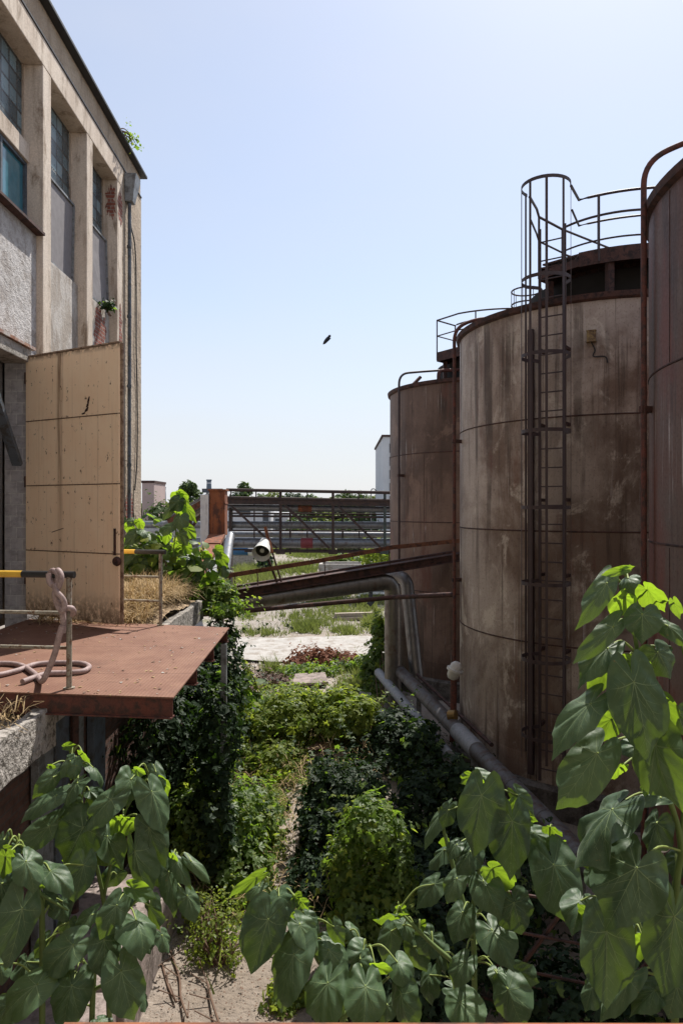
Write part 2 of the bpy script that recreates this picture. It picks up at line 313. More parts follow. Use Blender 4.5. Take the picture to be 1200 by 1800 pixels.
# ------------------------------------------------------------------ mesh helpers
WL = {}
class MB:
    def __init__(s): s.v = []; s.f = []; s.mi = []; s.uv = {}; s.k = 0
    def add(s, vs_, fs, mi=None, uvs=None):
        o = len(s.v); s.v += [tuple(p) for p in vs_]
        for i, f in enumerate(fs):
            if uvs: s.uv[len(s.f)] = [uvs[j] for j in f]
            s.f.append([j+o for j in f]); s.mi.append(s.k if mi is None else mi)
        return s
    def hexa(s, p, mi=None):                        # p: 4 bottom corners then 4 top corners, counter-clockwise
        return s.add(p, [(3, 2, 1, 0), (4, 5, 6, 7), (0, 1, 5, 4), (1, 2, 6, 5), (2, 3, 7, 6), (3, 0, 4, 7)], mi)
    def box(s, x0, x1, y0, y1, z0, z1, mi=None):
        return s.hexa([(x0, y0, z0), (x1, y0, z0), (x1, y1, z0), (x0, y1, z0), (x0, y0, z1), (x1, y0, z1), (x1, y1, z1), (x0, y1, z1)], mi)
    def bar(s, a, b, w, h, up=(0, 0, 1), mi=None):  # a rectangular bar from a to b
        a, b = Vector(a), Vector(b); d = (b-a).normalized(); u = Vector(up)
        sd = d.cross(u)
        if sd.length < 1e-4: sd = d.cross(Vector((1, 0, 0)))
        sd.normalize(); u = sd.cross(d); sd *= w/2; u *= h/2
        q = [a-sd-u, a+sd-u, a+sd+u, a-sd+u]; r = [p+(b-a) for p in q]
        return s.add(q+r, [(0, 3, 2, 1)[::-1], (4, 5, 6, 7)[::-1], (0, 1, 5, 4), (1, 2, 6, 5), (2, 3, 7, 6), (3, 0, 4, 7)], mi)
    def tube(s, pts, r, n=10, mi=None, cap=True, closed=False):
        pts = [Vector(p) for p in pts]; m = len(pts)
        rr = r if isinstance(r, (list, tuple)) else [r]*m
        ring = []; prev = None
        for i, p in enumerate(pts):
            a = pts[i-1] if (i or closed) else p; b = pts[(i+1) % m] if (i < m-1 or closed) else p
            t = (b-a).normalized()
            if prev is None:
                u = t.cross(Vector((0, 0, 1)));
                if u.length < .05: u = t.cross(Vector((1, 0, 0)))
            else: u = prev - t*prev.dot(t)
            u.normalize(); prev = u; w_ = t.cross(u)
            ring.append([p+(u*math.cos(2*math.pi*k/n)+w_*math.sin(2*math.pi*k/n))*rr[i] for k in range(n)])
        vv = [q for g in ring for q in g]; ff = []
        for i in range(m if closed else m-1):
            j = (i+1) % m
            for k in range(n): ff.append((i*n+k, j*n+k, j*n+(k+1) % n, i*n+(k+1) % n)[::-1])
        if cap and not closed: ff += [tuple(range(n)), tuple((m-1)*n+k for k in range(n))[::-1]]
        return s.add(vv, ff, mi)
    def lathe(s, c, prof, n=32, mi=None, axis=(0, 0, 1)):   # prof: (radius, distance along the axis)
        c = Vector(c); ax = Vector(axis).normalized()
        u = ax.cross(Vector((0, 0, 1)));
        if u.length < .05: u = Vector((1, 0, 0))
        u.normalize(); w_ = ax.cross(u); vv = []; ff = []
        for r_, z_ in prof: vv += [c+ax*z_+(u*math.cos(2*math.pi*k/n)+w_*math.sin(2*math.pi*k/n))*r_ for k in range(n)]
        for i in range(len(prof)-1):
            for k in range(n): ff.append((i*n+k, i*n+(k+1) % n, (i+1)*n+(k+1) % n, (i+1)*n+k))
        return s.add(vv, ff, mi)
    def build(s, name, mats, parent=None, origin=None, smooth=None, bevel=0, sub=0):
        me = bpy.data.meshes.new(name)
        o = bpy.data.objects.new(name, me); col.objects.link(o)
        if parent is not None: org = WL[parent.name]; o.parent = parent
        else:
            if origin is None:
                a = np.array(s.v); org = Vector(((a[:, 0].min()+a[:, 0].max())/2, (a[:, 1].min()+a[:, 1].max())/2, a[:, 2].min()))
            else: org = Vector(origin)
            o.location = org
        WL[o.name] = org
        me.from_pydata([(p[0]-org[0], p[1]-org[1], p[2]-org[2]) for p in s.v], [], s.f)
        if isinstance(mats, str): mats = [mats]
        for k in mats: me.materials.append(M[k])
        if len(mats) > 1: me.polygons.foreach_set('material_index', s.mi)
        if s.uv:
            ul = me.uv_layers.new(name='UVMap')
            for p in me.polygons:
                q = s.uv.get(p.index)
                if q:
                    for li, c in zip(p.loop_indices, q): ul.data[li].uv = c
        if smooth is not None:
            me.polygons.foreach_set('use_smooth', [True]*len(me.polygons))
            if smooth < 180: me.set_sharp_from_angle(angle=R(smooth))
        if bevel:
            b = o.modifiers.new('bevel', 'BEVEL'); b.width = bevel; b.segments = 2; b.limit_method = 'ANGLE'
        me.update()
        return o
def thing(name, label, cat, loc, group=None):
    o = bpy.data.objects.new(name, None); col.objects.link(o); o.location = loc; o.empty_display_size = .2
    WL[o.name] = Vector(loc); tag(o, label, cat, group); return o
def tag(o, label, cat, group=None):
    o['label'] = label; o['category'] = cat
    if group: o['group'] = group
    return o
def struct(o, kind='structure'): o['kind'] = kind; return o
def arc(c, r, a0, a1, n, u, v):
    c, u, v = Vector(c), Vector(u), Vector(v)
    return [c+u*r*math.cos(R(a0+(a1-a0)*i/n))+v*r*math.sin(R(a0+(a1-a0)*i/n)) for i in range(n+1)]
def bend(pts, r=.2, n=6):                           # round the corners of a polyline
    pts = [Vector(p) for p in pts]; out = [pts[0]]
    for i in range(1, len(pts)-1):
        a, b, c = pts[i-1:i+2]; k = min(r, (a-b).length*.49, (c-b).length*.49)
        p, q = b+(a-b).normalized()*k, b+(c-b).normalized()*k
        for j in range(n+1): t = j/n; out.append(p*(1-t)**2+b*2*t*(1-t)+q*t*t)
    return out+[pts[-1]]
def spline(pts, n=8):
    pts = [Vector(p) for p in pts]; q = [pts[0]*2-pts[1]]+pts+[pts[-1]*2-pts[-2]]; out = []
    for i in range(1, len(q)-2):
        for j in range(n):
            t = j/n; a, b, c, d = q[i-1:i+3]
            out.append(.5*((2*b)+(c-a)*t+(2*a-5*b+4*c-d)*t*t+(3*b-a-3*c+d)*t**3))
    return out+[pts[-1]]

def npmesh(name, verts, faces, mats, parent=None, origin=(0, 0, 0), rnd=None, mi=None, smooth=False):
    """verts (n,3) world, faces (m,k) of one size"""
    me = bpy.data.meshes.new(name); o = bpy.data.objects.new(name, me); col.objects.link(o)
    org = WL[parent.name] if parent is not None else Vector(origin)
    if parent is not None: o.parent = parent
    else: o.location = org
    WL[o.name] = org
    n, (m, k) = len(verts), faces.shape
    me.vertices.add(n); me.vertices.foreach_set('co', (verts-np.array(org)).astype(np.float32).ravel())
    me.loops.add(m*k); me.loops.foreach_set('vertex_index', faces.astype(np.int32).ravel())
    me.polygons.add(m); me.polygons.foreach_set('loop_start', np.arange(0, m*k, k, dtype=np.int32))
    if isinstance(mats, str): mats = [mats]
    for q in mats: me.materials.append(M[q])
    if mi is not None: me.polygons.foreach_set('material_index', mi.astype(np.int32))
    if rnd is not None:
        a = me.attributes.new('rnd', 'FLOAT', 'POINT'); a.data.foreach_set('value', rnd.astype(np.float32))
    if smooth: me.polygons.foreach_set('use_smooth', np.ones(m, dtype=bool))
    me.update(calc_edges=True); me.validate()
    return o
# leaf templates (x sideways, y to the tip, z out); triangles
def tmpl_diamond(wd=.36, fold=.12):
    v = np.array([(0, 0, 0), (-wd, .45, fold), (0, 1, -.05), (wd, .45, fold)]); return v, np.array([(0, 2, 1), (0, 3, 2)])
def tmpl_tri():
    v, f = tmpl_diamond(.3); V_, F_ = [], []
    for k, (a, s_) in enumerate(((0, 1), (58, .85), (-58, .85))):
        c, q = math.cos(R(a)), math.sin(R(a)); rot = np.array([(c, q, 0), (-q, c, 0), (0, 0, 1)])
        V_.append((v*s_) @ rot); F_.append(f+4*k)
    return np.vstack(V_), np.vstack(F_)
def tmpl_round():
    v = [(0, .35, .06)]; rr = [(0, 0), (-.34, -.02), (-.5, .25), (-.40, .58), (0, 1.0), (.40, .58), (.5, .25), (.34, -.02)]
    v += [(a, b, -.05) for a, b in rr]
    return np.array(v), np.array([(0, i+1, (i+1) % 8+1)[::-1] for i in range(8)])
TM = {'d': tmpl_diamond(), 't': tmpl_tri(), 'r': tmpl_round()}
def norm(a): return a/np.maximum(np.linalg.norm(a, axis=1, keepdims=True), 1e-6)
def leaves(pos, nrm, size, rng, kind='t', droop=.5, jit=.8):
    """numpy leaf scatter: position, outward normal, size -> verts, faces, rnd"""
    n = len(pos); tv, tf = TM[kind]
    nn = norm(norm(nrm)+rng.normal(0, jit*.6, (n, 3))+np.array((0, 0, .45)))
    t = rng.normal(0, 1, (n, 3)); t[:, 2] -= droop; t = norm(t-nn*(t*nn).sum(1, keepdims=True))
    s = np.cross(t, nn); sz = (size*rng.uniform(.6, 1.3, n))[:, None, None]
    v = pos[:, None, :]+sz*(tv[None, :, 0:1]*s[:, None, :]+tv[None, :, 1:2]*t[:, None, :]+tv[None, :, 2:3]*nn[:, None, :])
    f = tf[None]+(np.arange(n)*len(tv))[:, None, None]
    return v.reshape(-1, 3), f.reshape(-1, 3), np.repeat(rng.uniform(0, 1, n), len(tv))
def blob_pts(blobs, n, rng, lo=.55, zmin=None):
    """points in the outer part of lumpy ellipsoids, with their outward normals"""
    vol = np.array([max(b[1]*b[2], b[1]*b[3]) for b in blobs]); pick = rng.choice(len(blobs), n, p=vol/vol.sum())
    c = np.array([b[0] for b in blobs], dtype=float)[pick]; r = np.array([b[1:4] for b in blobs], dtype=float)[pick]
    d = norm(rng.normal(0, 1, (n, 3))); rad = lo+(1.02-lo)*np.sqrt(rng.uniform(0, 1, n))
    lump = 1+.13*np.sin(d[:, 0]*7+pick*2.1)*np.sin(d[:, 1]*6+pick)+.12*np.sin(d[:, 2]*8+pick*1.3)
    p = c+d*r*(rad*lump)[:, None]
    if zmin is not None: p[:, 2] = np.maximum(p[:, 2], zmin+rng.uniform(.02, .15, n))
    return p, norm(d/np.maximum(r, .05))
def shrub(name, label, cat, base, blobs, n, size, mat, seed, kind='t', group=None, lo=.5, stems=5, extra=None, stem_mat='twig'):
    rng = np.random.default_rng(seed)
    t = thing(name, label, cat, base, group)
    p, nr = blob_pts(blobs, n, rng, lo, base[2])
    lum = .5+.5*np.sin(p[:, 0]*9+seed)*np.sin(p[:, 1]*7+seed*2)*np.sin(p[:, 2]*8)     # patches of younger and older leaves
    ns = max(6, n//60); q, qn = blob_pts(blobs, ns, rng, .9, base[2]); sh = []; shn = []
    hs = np.mean([b[3] for b in blobs])
    for a_, b_ in zip(q, qn):                       # shoots that stick out of the mass
        d_ = b_+np.array((rng.normal(0, .5), rng.normal(0, .5), rng.uniform(.1, 1.1))); L_ = hs*rng.uniform(.25, .8)
        for u_ in np.linspace(.1, 1, 8): sh.append(a_+d_*L_*u_+np.array((0, 0, -.5*L_*u_*u_))+rng.normal(0, size*.4, 3)); shn.append(d_)
    p = np.vstack([p, np.array(sh)]); nr = np.vstack([nr, np.array(shn)]); m_ = len(sh)
    v, f, r = leaves(p, nr, np.concatenate([np.full(n, size)*rng.choice([.6, 1, 1, 1.5], n), np.full(m_, size*.8)]), rng, kind)
    k_ = len(TM[kind][0]); r = np.clip(r*.6+.4*np.repeat(np.concatenate([lum, np.full(m_, .9)]), k_), 0, 1)
    mats = {'creeper_leaf': ['creeper_leaf', 'creeper_yellow'], 'creeper_shaded': ['creeper_shaded', 'creeper_leaf'], 'creeper_yellow': ['creeper_yellow', 'creeper_leaf']}.get(mat, [mat, mat])
    var = rng.uniform(0, 1, len(p)) < np.concatenate([np.full(n, .16 if mat != 'creeper_shaded' else .05), np.full(m_, .4 if mat != 'creeper_shaded' else .15)])
    npmesh('foliage', v, f, mats, t, rnd=r, mi=np.repeat(var.astype(int), len(TM[kind][1])))
    mb = MB()
    for k in range(stems):
        b = blobs[k % len(blobs)]
        a = Vector(base)+V(rng.uniform(-.3, .3)*b[1], rng.uniform(-.3, .3)*b[2], -.03); e = Vector(b[0])+V(rng.uniform(-.6, .6)*b[1], rng.uniform(-.6, .6)*b[2], rng.uniform(0, .7)*b[3])
        mid = (a+e)/2+V(rng.uniform(-.1, .1), rng.uniform(-.1, .1), .05)
        mb.tube(spline([a, mid, e], 5), [.018-.0014*i for i in range(11)], 6)
    mb.build('stem', stem_mat, t)
    return t
def blob(px, py, Y, wpx, hpx, dep=None):              # an ellipsoid seen centred on a pixel, sizes in pixels
    c = P(px, py, Y); a = wpx/2/F*Y; return (c, a, (dep or a), hpx/2/F*Y)

# ================================================================== THE SETTING
# ground: one sheet, gently uneven near the camera
def gz(x, y): return GZ+.62*np.exp(-((y-13.3)/1.7)**2)/(1+np.exp((np.abs(x+.3)-2.2)*3))
def ground():
    xs = np.concatenate([[-900, -300, -120, -60, -30], np.linspace(-16, 16, 65), [30, 60, 120, 300, 900]])
    ys = np.concatenate([[-60, -20, -5], np.linspace(0, 40, 81), [50, 65, 90, 130, 250, 600, 1600]])
    X, Y = np.meshgrid(xs, ys); Z = gz(X, Y)+.05*np.sin(X*1.3+Y*.7)*np.sin(Y*.9-X*.4)+.03*np.sin(X*3.1)*np.sin(Y*2.7)
    v = np.stack([X, Y, Z], -1).reshape(-1, 3); nx, ny = len(xs), len(ys)
    f = np.array([(j*nx+i, j*nx+i+1, (j+1)*nx+i+1, (j+1)*nx+i) for j in range(ny-1) for i in range(nx-1)])
    struct(npmesh('ground', v, f, 'ground', smooth=True))
ground()
def road():                                        # pale concrete track that crosses the yard
    mb = MB(); n = 24
    for i in range(n+1):
        x = -9+i*.85
        a = G(400, 1165).y+.25*math.sin(x*1.1)+.15*math.sin(x*3.1)-.04*x; b = G(400, 1123).y+.3*math.sin(x*.8+1)+.1*math.sin(x*4)-.05*x
        mb.v += [(x, a, GZ+.065), (x, b, GZ+.07)]
    for i in range(n): mb.f.append([2*i, 2*i+2, 2*i+3, 2*i+1]); mb.mi.append(0)
    struct(mb.build('concrete_track', 'concrete_pale'))
road()

# ================================================================== LEFT BUILDING
def W(s, d, z): return V(-4.37-.018*s+d, s+.018*d, z)
def wb(mb, s0, s1, d0, d1, z0, z1, mi=None):
    return mb.hexa([W(s0, d0, z0), W(s0, d1, z0), W(s1, d1, z0), W(s1, d0, z0), W(s0, d0, z1), W(s0, d1, z1), W(s1, d1, z1), W(s1, d0, z1)][0:8], mi)
def wquad(mb, s0, s1, d, z0, z1, mi=None):          # upright sheet facing out, with metre UVs
    return mb.add([W(s0, d, z0), W(s1, d, z0), W(s1, d, z1), W(s0, d, z1)], [(0, 1, 2, 3)], mi, [(s0, z0), (s1, z0), (s1, z1), (s0, z1)])
def building():
    t = thing('factory_building', 'tall weathered concrete factory hall with deep window bays along its side', 'building', W(9, 0, -1.6))
    B = lambda fn, name, mat, **k: (lambda mb: (fn(mb), mb.build(name, mat, t, **k))[1])(MB())
    o0 = -.18                                      # outer face of the columns lies at d = 0 - .18 + .18
    zb, ze = 6.78, 7.2
    cols = [(6.55, 6.86), (8.5, 8.81), (10.44, 10.75), (12.33, 12.64), (14.1, 14.44)]
    for a, b in cols: 
        mb = MB(); zl = 2.31 if a < 10 else -1.8
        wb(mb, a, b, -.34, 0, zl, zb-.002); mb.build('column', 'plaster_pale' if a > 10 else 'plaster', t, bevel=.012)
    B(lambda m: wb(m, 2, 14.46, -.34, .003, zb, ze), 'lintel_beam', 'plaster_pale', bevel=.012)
    B(lambda m: wb(m, 2, 15.9, -.5, -.02, ze+.03, 7.70), 'parapet', 'render_rough')
    B(lambda m: wb(m, 2, 15.88, -.4, .02, ze, ze+.028), 'gutter_shadow', 'black')  # black strip standing in for the shadow line between beam and parapet
    B(lambda m: wb(m, 2, 16.0, -6, .12, 7.70, 7.76), 'roof_edge', 'black', bevel=.01)
    B(lambda m: wb(m, 14.46, 15.9, -.5, -.003, -1.8, ze-.002), 'end_wall', 'render_rough')
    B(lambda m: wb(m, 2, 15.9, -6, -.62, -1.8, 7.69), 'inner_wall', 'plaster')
    # bays: upper glass blocks, then hatch or window, then rendered panel
    for (a, b, zg, kind) in ((10.75, 12.33, 5.50, 'mesh'), (12.64, 14.1, 5.55, 'hang'), (8.81, 10.44, 5.60, 'blue'), (6.86, 8.5, 5.60, 'blue')):
        wd = MB(); wquad(wd, a+.002, b-.002, -.31, zg, zb-.002); gw = wd.build('glass_block_window', 'glass_block', t)
        fr = MB()
        for s0, s1, z0, z1 in ((a, b, zg-.05, zg), (a, a+.035, zg, zb-.003), (b-.035, b, zg, zb-.003)): wb(fr, s0+.001, s1-.001, -.335, -.285, z0, z1)
        fr.build('frame', 'plaster', gw)
        zs = 4.04
        if kind == 'blue':
            B(lambda m: wb(m, a+.001, b-.001, -.335, -.2, 5.27, zg-.052), 'transom', 'plaster_pale', bevel=.01)
            p = MB(); wquad(p, a+.05, b-.05, -.285, 4.30, 5.22); bw = p.build('blue_window', 'window_teal', t)
            f2 = MB()
            for s0, s1, z0, z1 in ((a, b, 4.24, 4.30), (a, b, 5.22, 5.268), (a, a+.05, 4.3, 5.22), (b-.05, b, 4.3, 5.22), ((a+b)/2-.03, (a+b)/2+.03, 4.301, 5.219)): wb(f2, s0+.001, s1-.001, -.30, -.24, z0, z1)
            f2.build('frame', 'blue_grey', bw)
            B(lambda m: wb(m, a-.12, b+.0, -.3, .035, 4.16, 4.20), 'window_sill', 'rust_dark')
            B(lambda m: wb(m, a+.001, b-.001, -.34, -.10, 2.30, 4.158), 'rough_panel', 'pebbledash')
        else:
            m2 = MB(); lean = .0 if kind == 'mesh' else .22
            A = [W(a+.03, -.27, zs+.06), W(b-.06, -.27+lean*.3, zs+.0), W(b-.05, -.25, zg-.06), W(a+.03, -.25, zg-.06)]
            q = [p_+V(.02, 0, 0) for p_ in A]
            m2.hexa([A[0], q[0], q[1], A[1], A[3], q[3], q[2], A[2]])
            mp = m2.build('mesh_shutter', 'mesh_grey', t)
            f3 = MB()
            for i in range(4): f3.bar(q[i]+V(.012, 0, 0), q[(i+1) % 4]+V(.012, 0, 0), .035, .035, (1, 0, 0))
            f3.build('frame', 'steel_grey', mp)
            B(lambda m: wb(m, a+.001, b-.001, -.34, -.16, -1.8, zs-.02), 'bay_panel', 'plaster_stained', bevel=.01)
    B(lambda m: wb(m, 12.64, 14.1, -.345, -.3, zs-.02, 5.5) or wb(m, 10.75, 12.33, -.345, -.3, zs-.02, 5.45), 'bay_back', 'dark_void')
    # bare brickwork where the render has fallen off
    rng = random.Random(3)
    def patch(s0, s1, z0, z1, d, nm='bare_brick', face=0):
        n = 64; cx, cz = (s0+s1)/2, (z0+z1)/2; pts = []; f_ = [(rng.randint(3, 19), rng.uniform(0, 6), rng.uniform(.03, .09)) for _ in range(9)]
        for i in range(n):
            a_ = 2*math.pi*i/n; r_ = .8+sum(q_[2]*math.sin(a_*q_[0]+q_[1]) for q_ in f_)+rng.uniform(-.05, .05)
            pts.append((cx+(s1-s0)/2*r_*math.copysign(abs(math.cos(a_))**.7, math.cos(a_)), cz+(z1-z0)/2*r_*math.copysign(abs(math.sin(a_))**.7, math.sin(a_))))
        mb = MB()
        if face == 0: vs0 = [W(u_, d, z_) for u_, z_ in pts]; vs1 = [W(u_, d-.03, z_) for u_, z_ in pts]
        else: vs0 = [W(face, u_, z_) for u_, z_ in pts]; vs1 = [W(face+.03, u_, z_) for u_, z_ in pts]
        mb.add(vs0+vs1, [tuple(range(n))]+[(i, (i+1) % n, n+(i+1) % n, n+i) for i in range(n)], None, pts+pts)
        mb.build(nm, 'brick_red', t)
    patch(14.12, 14.46, 5.9, 6.65, .004); patch(-.24, -.02, 5.95, 6.7, 0, face=14.095); patch(13.1, 13.95, 2.9, 3.95, -.155)
    patch(13.25, 13.6, 3.4, 4.0, -.15); patch(14.2, 14.42, 3.2, 4.3, .004); patch(14.6, 15.3, -.5, .4, .002)
    # door opening: lintel, jamb of white blocks, dark back, steel brace
    B(lambda m: wb(m, 2, 9.92, -.34, .05, 2.10, 2.295), 'door_lintel', 'concrete', bevel=.012)
    B(lambda m: wb(m, 2, 9.98, -.2, .09, 2.298, 2.34), 'lintel_flashing', 'flashing')
    mb = MB(); mb.add([W(9.93, -.34, -1.6), W(9.93, -.02, -1.6), W(9.93, -.02, 2.098), W(9.93, -.34, 2.098)], [(0, 1, 2, 3)], None, [(0, 0), (.32, 0), (.32, 3.7), (0, 3.7)])
    mb.add([W(9.94, -.02, -1.6), W(10.44, -.02, -1.6), W(10.44, -.02, 2.098), W(9.94, -.02, 2.098)], [(0, 1, 2, 3)], None, [(0, 0), (.5, 0), (.5, 3.7), (0, 3.7)])
    mb.build('door_jamb', 'block_masonry', t)
    B(lambda m: wb(m, 9.934, 10.435, -.34, -.024, -1.79, 2.29), 'jamb_core', 'block_white')
    B(lambda m: wb(m, 2, 9.9, -.6, -.36, -1.6, 2.098), 'sliding_door', 'door_grey')
    mb = MB(); mb.bar(W(9.72, -.06, .62), W(8.8, -.02, 1.7), .07, .13, (1, 0, 0)); mb.build('steel_brace', 'blue_grey', t)
    # rain pipe with hopper and loose cable
    mb = MB(); mb.tube(bend([W(14.72, .07, 6.6), W(14.72, .07, 4), W(14.72, .06, -1.7)], .1), .038, 10)
    for z_ in (5.6, 4.1, 2.6, .9): mb.lathe(W(14.72, .065, z_), [(.038, 0), (.05, 0), (.05, .06), (.038, .06)], 10)
    dp = mb.build('rain_pipe', 'blue_grey', t, smooth=40)
    h = MB(); h.hexa([W(14.62, 0, 6.58), W(14.62, .16, 6.58), W(14.84, .16, 6.58), W(14.84, 0, 6.58), W(14.55, 0, 7.15), W(14.55, .26, 7.15), W(14.92, .26, 7.15), W(14.92, 0, 7.15)]); h.build('hopper', 'steel_grey', dp, bevel=.01)
    mb = MB(); mb.tube(spline([W(14.95, .03, 6.6), W(15.0, .02, 6.2), W(15.25, .03, 5.9), W(15.42, .015, 5.2), W(15.38, .03, 3.6), W(15.5, .02, 2.4), W(15.44, .03, 1.1), W(15.3, .02, .4)]), .014, 6); mb.build('loose_cable', 'cable', t)
    mb = MB(); pts = [W(15.28, .0, .5), W(15.22, .0, 0), W(15.3, .0, -.5), W(15.27, .0, -1), W(15.36, .0, -1.5)]
    mb.tube(pts, [.008, .02, .028, .02, .03], 5); mb.build('wall_crack', 'dark_void', t)
    # the big cream gate leaf, standing open
    a, b = V(-4.54, 9.88, 0), V(-2.90, 8.98, 0); z0, z1 = -1.53, 2.17
    d = (b-a).normalized(); n = V(d.y, -d.x, 0); th = .055; fr2 = -n if n.y > 0 else n
    mb = MB(); q = [a-n*th/2, b-n*th/2, b+n*th/2, a+n*th/2]
    f = [p+V(0, 0, z0) for p in q]+[p+V(0, 0, z1) for p in q]
    mb.add(f, [(3, 2, 1, 0), (4, 5, 6, 7), (0, 1, 5, 4), (1, 2, 6, 5), (2, 3, 7, 6), (3, 0, 4, 7)], None, [(0, 0), (1, 0), (1, 0), (0, 0), (0, 1), (1, 1), (1, 1), (0, 1)])
    g = mb.build('gate_leaf', 'gate_cream', t, bevel=.006); g['label'] = 'cream sheet metal gate leaf standing open, rust streaked'
    for q_ in (.25, .5, .75):
        mb = MB(); z_ = z0+(z1-z0)*q_; mb.bar(a+fr2*(th/2+.002)+V(0, 0, z_)+d*.03, b+fr2*(th/2+.002)+V(0, 0, z_)-d*.02, .004, .010); mb.build('lap_seam', 'gate_cream', g)
    mb = MB(); mb.bar(b+V(0, 0, z0+.005)+d*.012, b+V(0, 0, z1-.005)+d*.012, .07, .022, n); mb.bar(a+V(0, 0, z1+.012), b+V(0, 0, z1+.012), .07, .02, (0, 0, 1)); mb.build('edge_strip', 'gate_edge', g)
    hc = b-d*.07+n*(-th/2)*0; fr_ = -n if n.y > 0 else n
    mb = MB(); mb.bar(hc+fr_*.035+V(0, 0, -.62), hc+fr_*.035+V(0, 0, -.27), .03, .02, fr_)
    mb.build('handle', 'rust_dark', g)
    mb = MB(); c_ = b-d*.03+fr_*.04+V(0, 0, -.70); mb.lathe(c_, [(.0, .035), (.05, .03), (.065, .0), (.06, -.02)], 12, None, fr_); mb.build('lock', 'rust_dark', g)
    for z_ in (-1.1, .3, 1.8): mb = MB(); mb.lathe(a-d*.02+V(0, 0, z_), [(.0, 0), (.03, 0), (.03, .16), (0, .16)], 10); mb.build('hinge', 'rust_dark', g)
    # dented, torn spot in the sheet
    mb = MB(); c_ = a.lerp(b, .66)+fr_*(th/2+.002)
    for (x_, z_, w2, h2) in ((.0, 1.30, .05, .06), (.03, 1.36, .035, .07), (.05, 1.42, .03, .08), (-.06, 1.27, .05, .02)):
        o_ = c_+d*x_+V(0, 0, z_); q = [o_, o_+d*w2+V(0, 0, h2*.3), o_+d*w2*1.3+V(0, 0, h2), o_+d*w2*.4+V(0, 0, h2*.45)]
        mb.add(q+[p+fr_*.012+V(0, 0, .01) for p in q], [(0, 1, 2, 3), (4, 5, 6, 7), (0, 1, 5, 4), (2, 3, 7, 6)])
    mb.build('torn_sheet', 'rust_dark', g); mb = MB()
    mb.bar(a.lerp(b, .3)+fr_*(th/2+.002)+V(0, 0, -.34), a.lerp(b, .43)+fr_*(th/2+.002)+V(0, 0, -.28), .008, .004, fr_)
    mb.build('scratch', 'rust_dark', g)
    return t
grain('pebbledash', (.52, .50, .49), (.44, .42, .41), (.33, .30, .28), 2, .95, 1.0, .03, 45)
grain('plaster_stained', (.36, .32, .28), (.27, .23, .195), (.45, .42, .39), 1.4, .9, .6, .015, 30, streak=.5)
grain('plaster_warm', (.50, .43, .36), (.44, .38, .31), None, 1, .9, .3, .01, 30)
grain('flashing', (.42, .40, .38), (.30, .15, .08), (.22, .085, .045), 4, .6, .3, .005, 40)
grain('door_grey', (.12, .115, .115), (.17, .165, .165), None, 2, .7, .2, .005, 30)
grain('gate_edge', (.36, .27, .19), (.27, .19, .13), (.13, .07, .045), 6, .6, .2, .003, 60)
plain('window_teal', (.05, .17, .22), .08, 0, .8)
building()

# ================================================================== DOCK, PLATFORM, RAILINGS
def dock():
    t = thing('loading_dock', 'raised loading dock with a soil bed and concrete edge along the hall', 'loading dock', V(-3.6, 8, GZ))
    mb = MB(); mb.box(-4.4, -2.72, .5, 13.0, -2.05, -1.85); mb.build('deck_slab', 'concrete', t)
    mb = MB(); mb.add([(-3.0, .5, GZ), (-3.0, 13, GZ), (-3.0, 13, -2.05), (-3.0, .5, -2.05)], [(0, 1, 2, 3)], None, [(0, 0), (12.5, 0), (12.5, 3), (0, 3)])
    mb.add([(-4.4, 13, GZ), (-4.4, 13, -2.05), (-3.0, 13, -2.05), (-3.0, 13, GZ)], [(0, 1, 2, 3)], None, [(0, 0), (0, 3), (1.4, 3), (1.4, 0)])
    mb.build('foot_wall', 'brick_dark', t)
    for y0, y1, x0, nm in ((3.2, 6.12, -2.55, 'edge_parapet'), (9.9, 13.0, -2.62, 'edge_parapet')):
        mb = MB(); n = 14; rng = random.Random(int(y1))
        for i in range(n+1):
            y = y0+(y1-y0)*i/n; j = rng.uniform(-.018, .018); k = rng.uniform(-.02, .02)
            mb.v += [(x0-.13, y, -2.12), (x0, y, -2.12+k), (x0+j*.3, y, -1.745+j), (x0-.13, y, -1.745+j*.6)]
        for i in range(n):
            for a in range(4): mb.f.append([i*4+a, i*4+(a+1) % 4, i*4+4+(a+1) % 4, i*4+4+a][::-1]); mb.mi.append(0)
        mb.f += [[0, 1, 2, 3], [n*4+3, n*4+2, n*4+1, n*4]]; mb.mi += [0, 0]
        mb.build(nm, 'concrete_lichen', t, bevel=.012)
    for k, (y0, w_) in enumerate(((6.55, .34), (6.95, .34), (7.4, .3), (8.0, .4))):
        mb = MB(); mb.box(-2.98, -2.9, y0, y0+w_, GZ, -2.06); mb.build('wall_board', 'blue_grey' if k % 2 else 'steel_grey', t, bevel=.006)
    mb = MB(); mb.tube([(-2.86, 7.33, GZ), (-2.86, 7.33, -2.1)], .045, 8); mb.build('drain_pipe', 'rust_dark', t)
    mb = MB(); n = 30                                      # soil bed on the slab
    xs = np.linspace(-4.35, -2.69, 12); ys = np.linspace(9.4, 12.98, n); rng = random.Random(5)
    for y in ys:
        for x in xs: mb.v.append((x, y, -1.80+.22*max(0, min(1, (y-9.4)/1.2))*(.6+.4*math.sin(x*3+y))+rng.uniform(-.02, .02)))
    for j in range(n-1):
        for i in range(11): mb.f.append([j*12+i, j*12+i+1, (j+1)*12+i+1, (j+1)*12+i]); mb.mi.append(0)
    mb.build('soil', 'soil', t)
grain('soil', (.36, .26, .16), (.44, .33, .22), (.20, .14, .09), 5, .95, .8, .03, 25)
grain('concrete_lichen', (.40, .37, .34), (.29, .265, .24), (.10, .09, .075), 5, .95, 1.0, .03, 30, amt=(.47, .62))
dock()
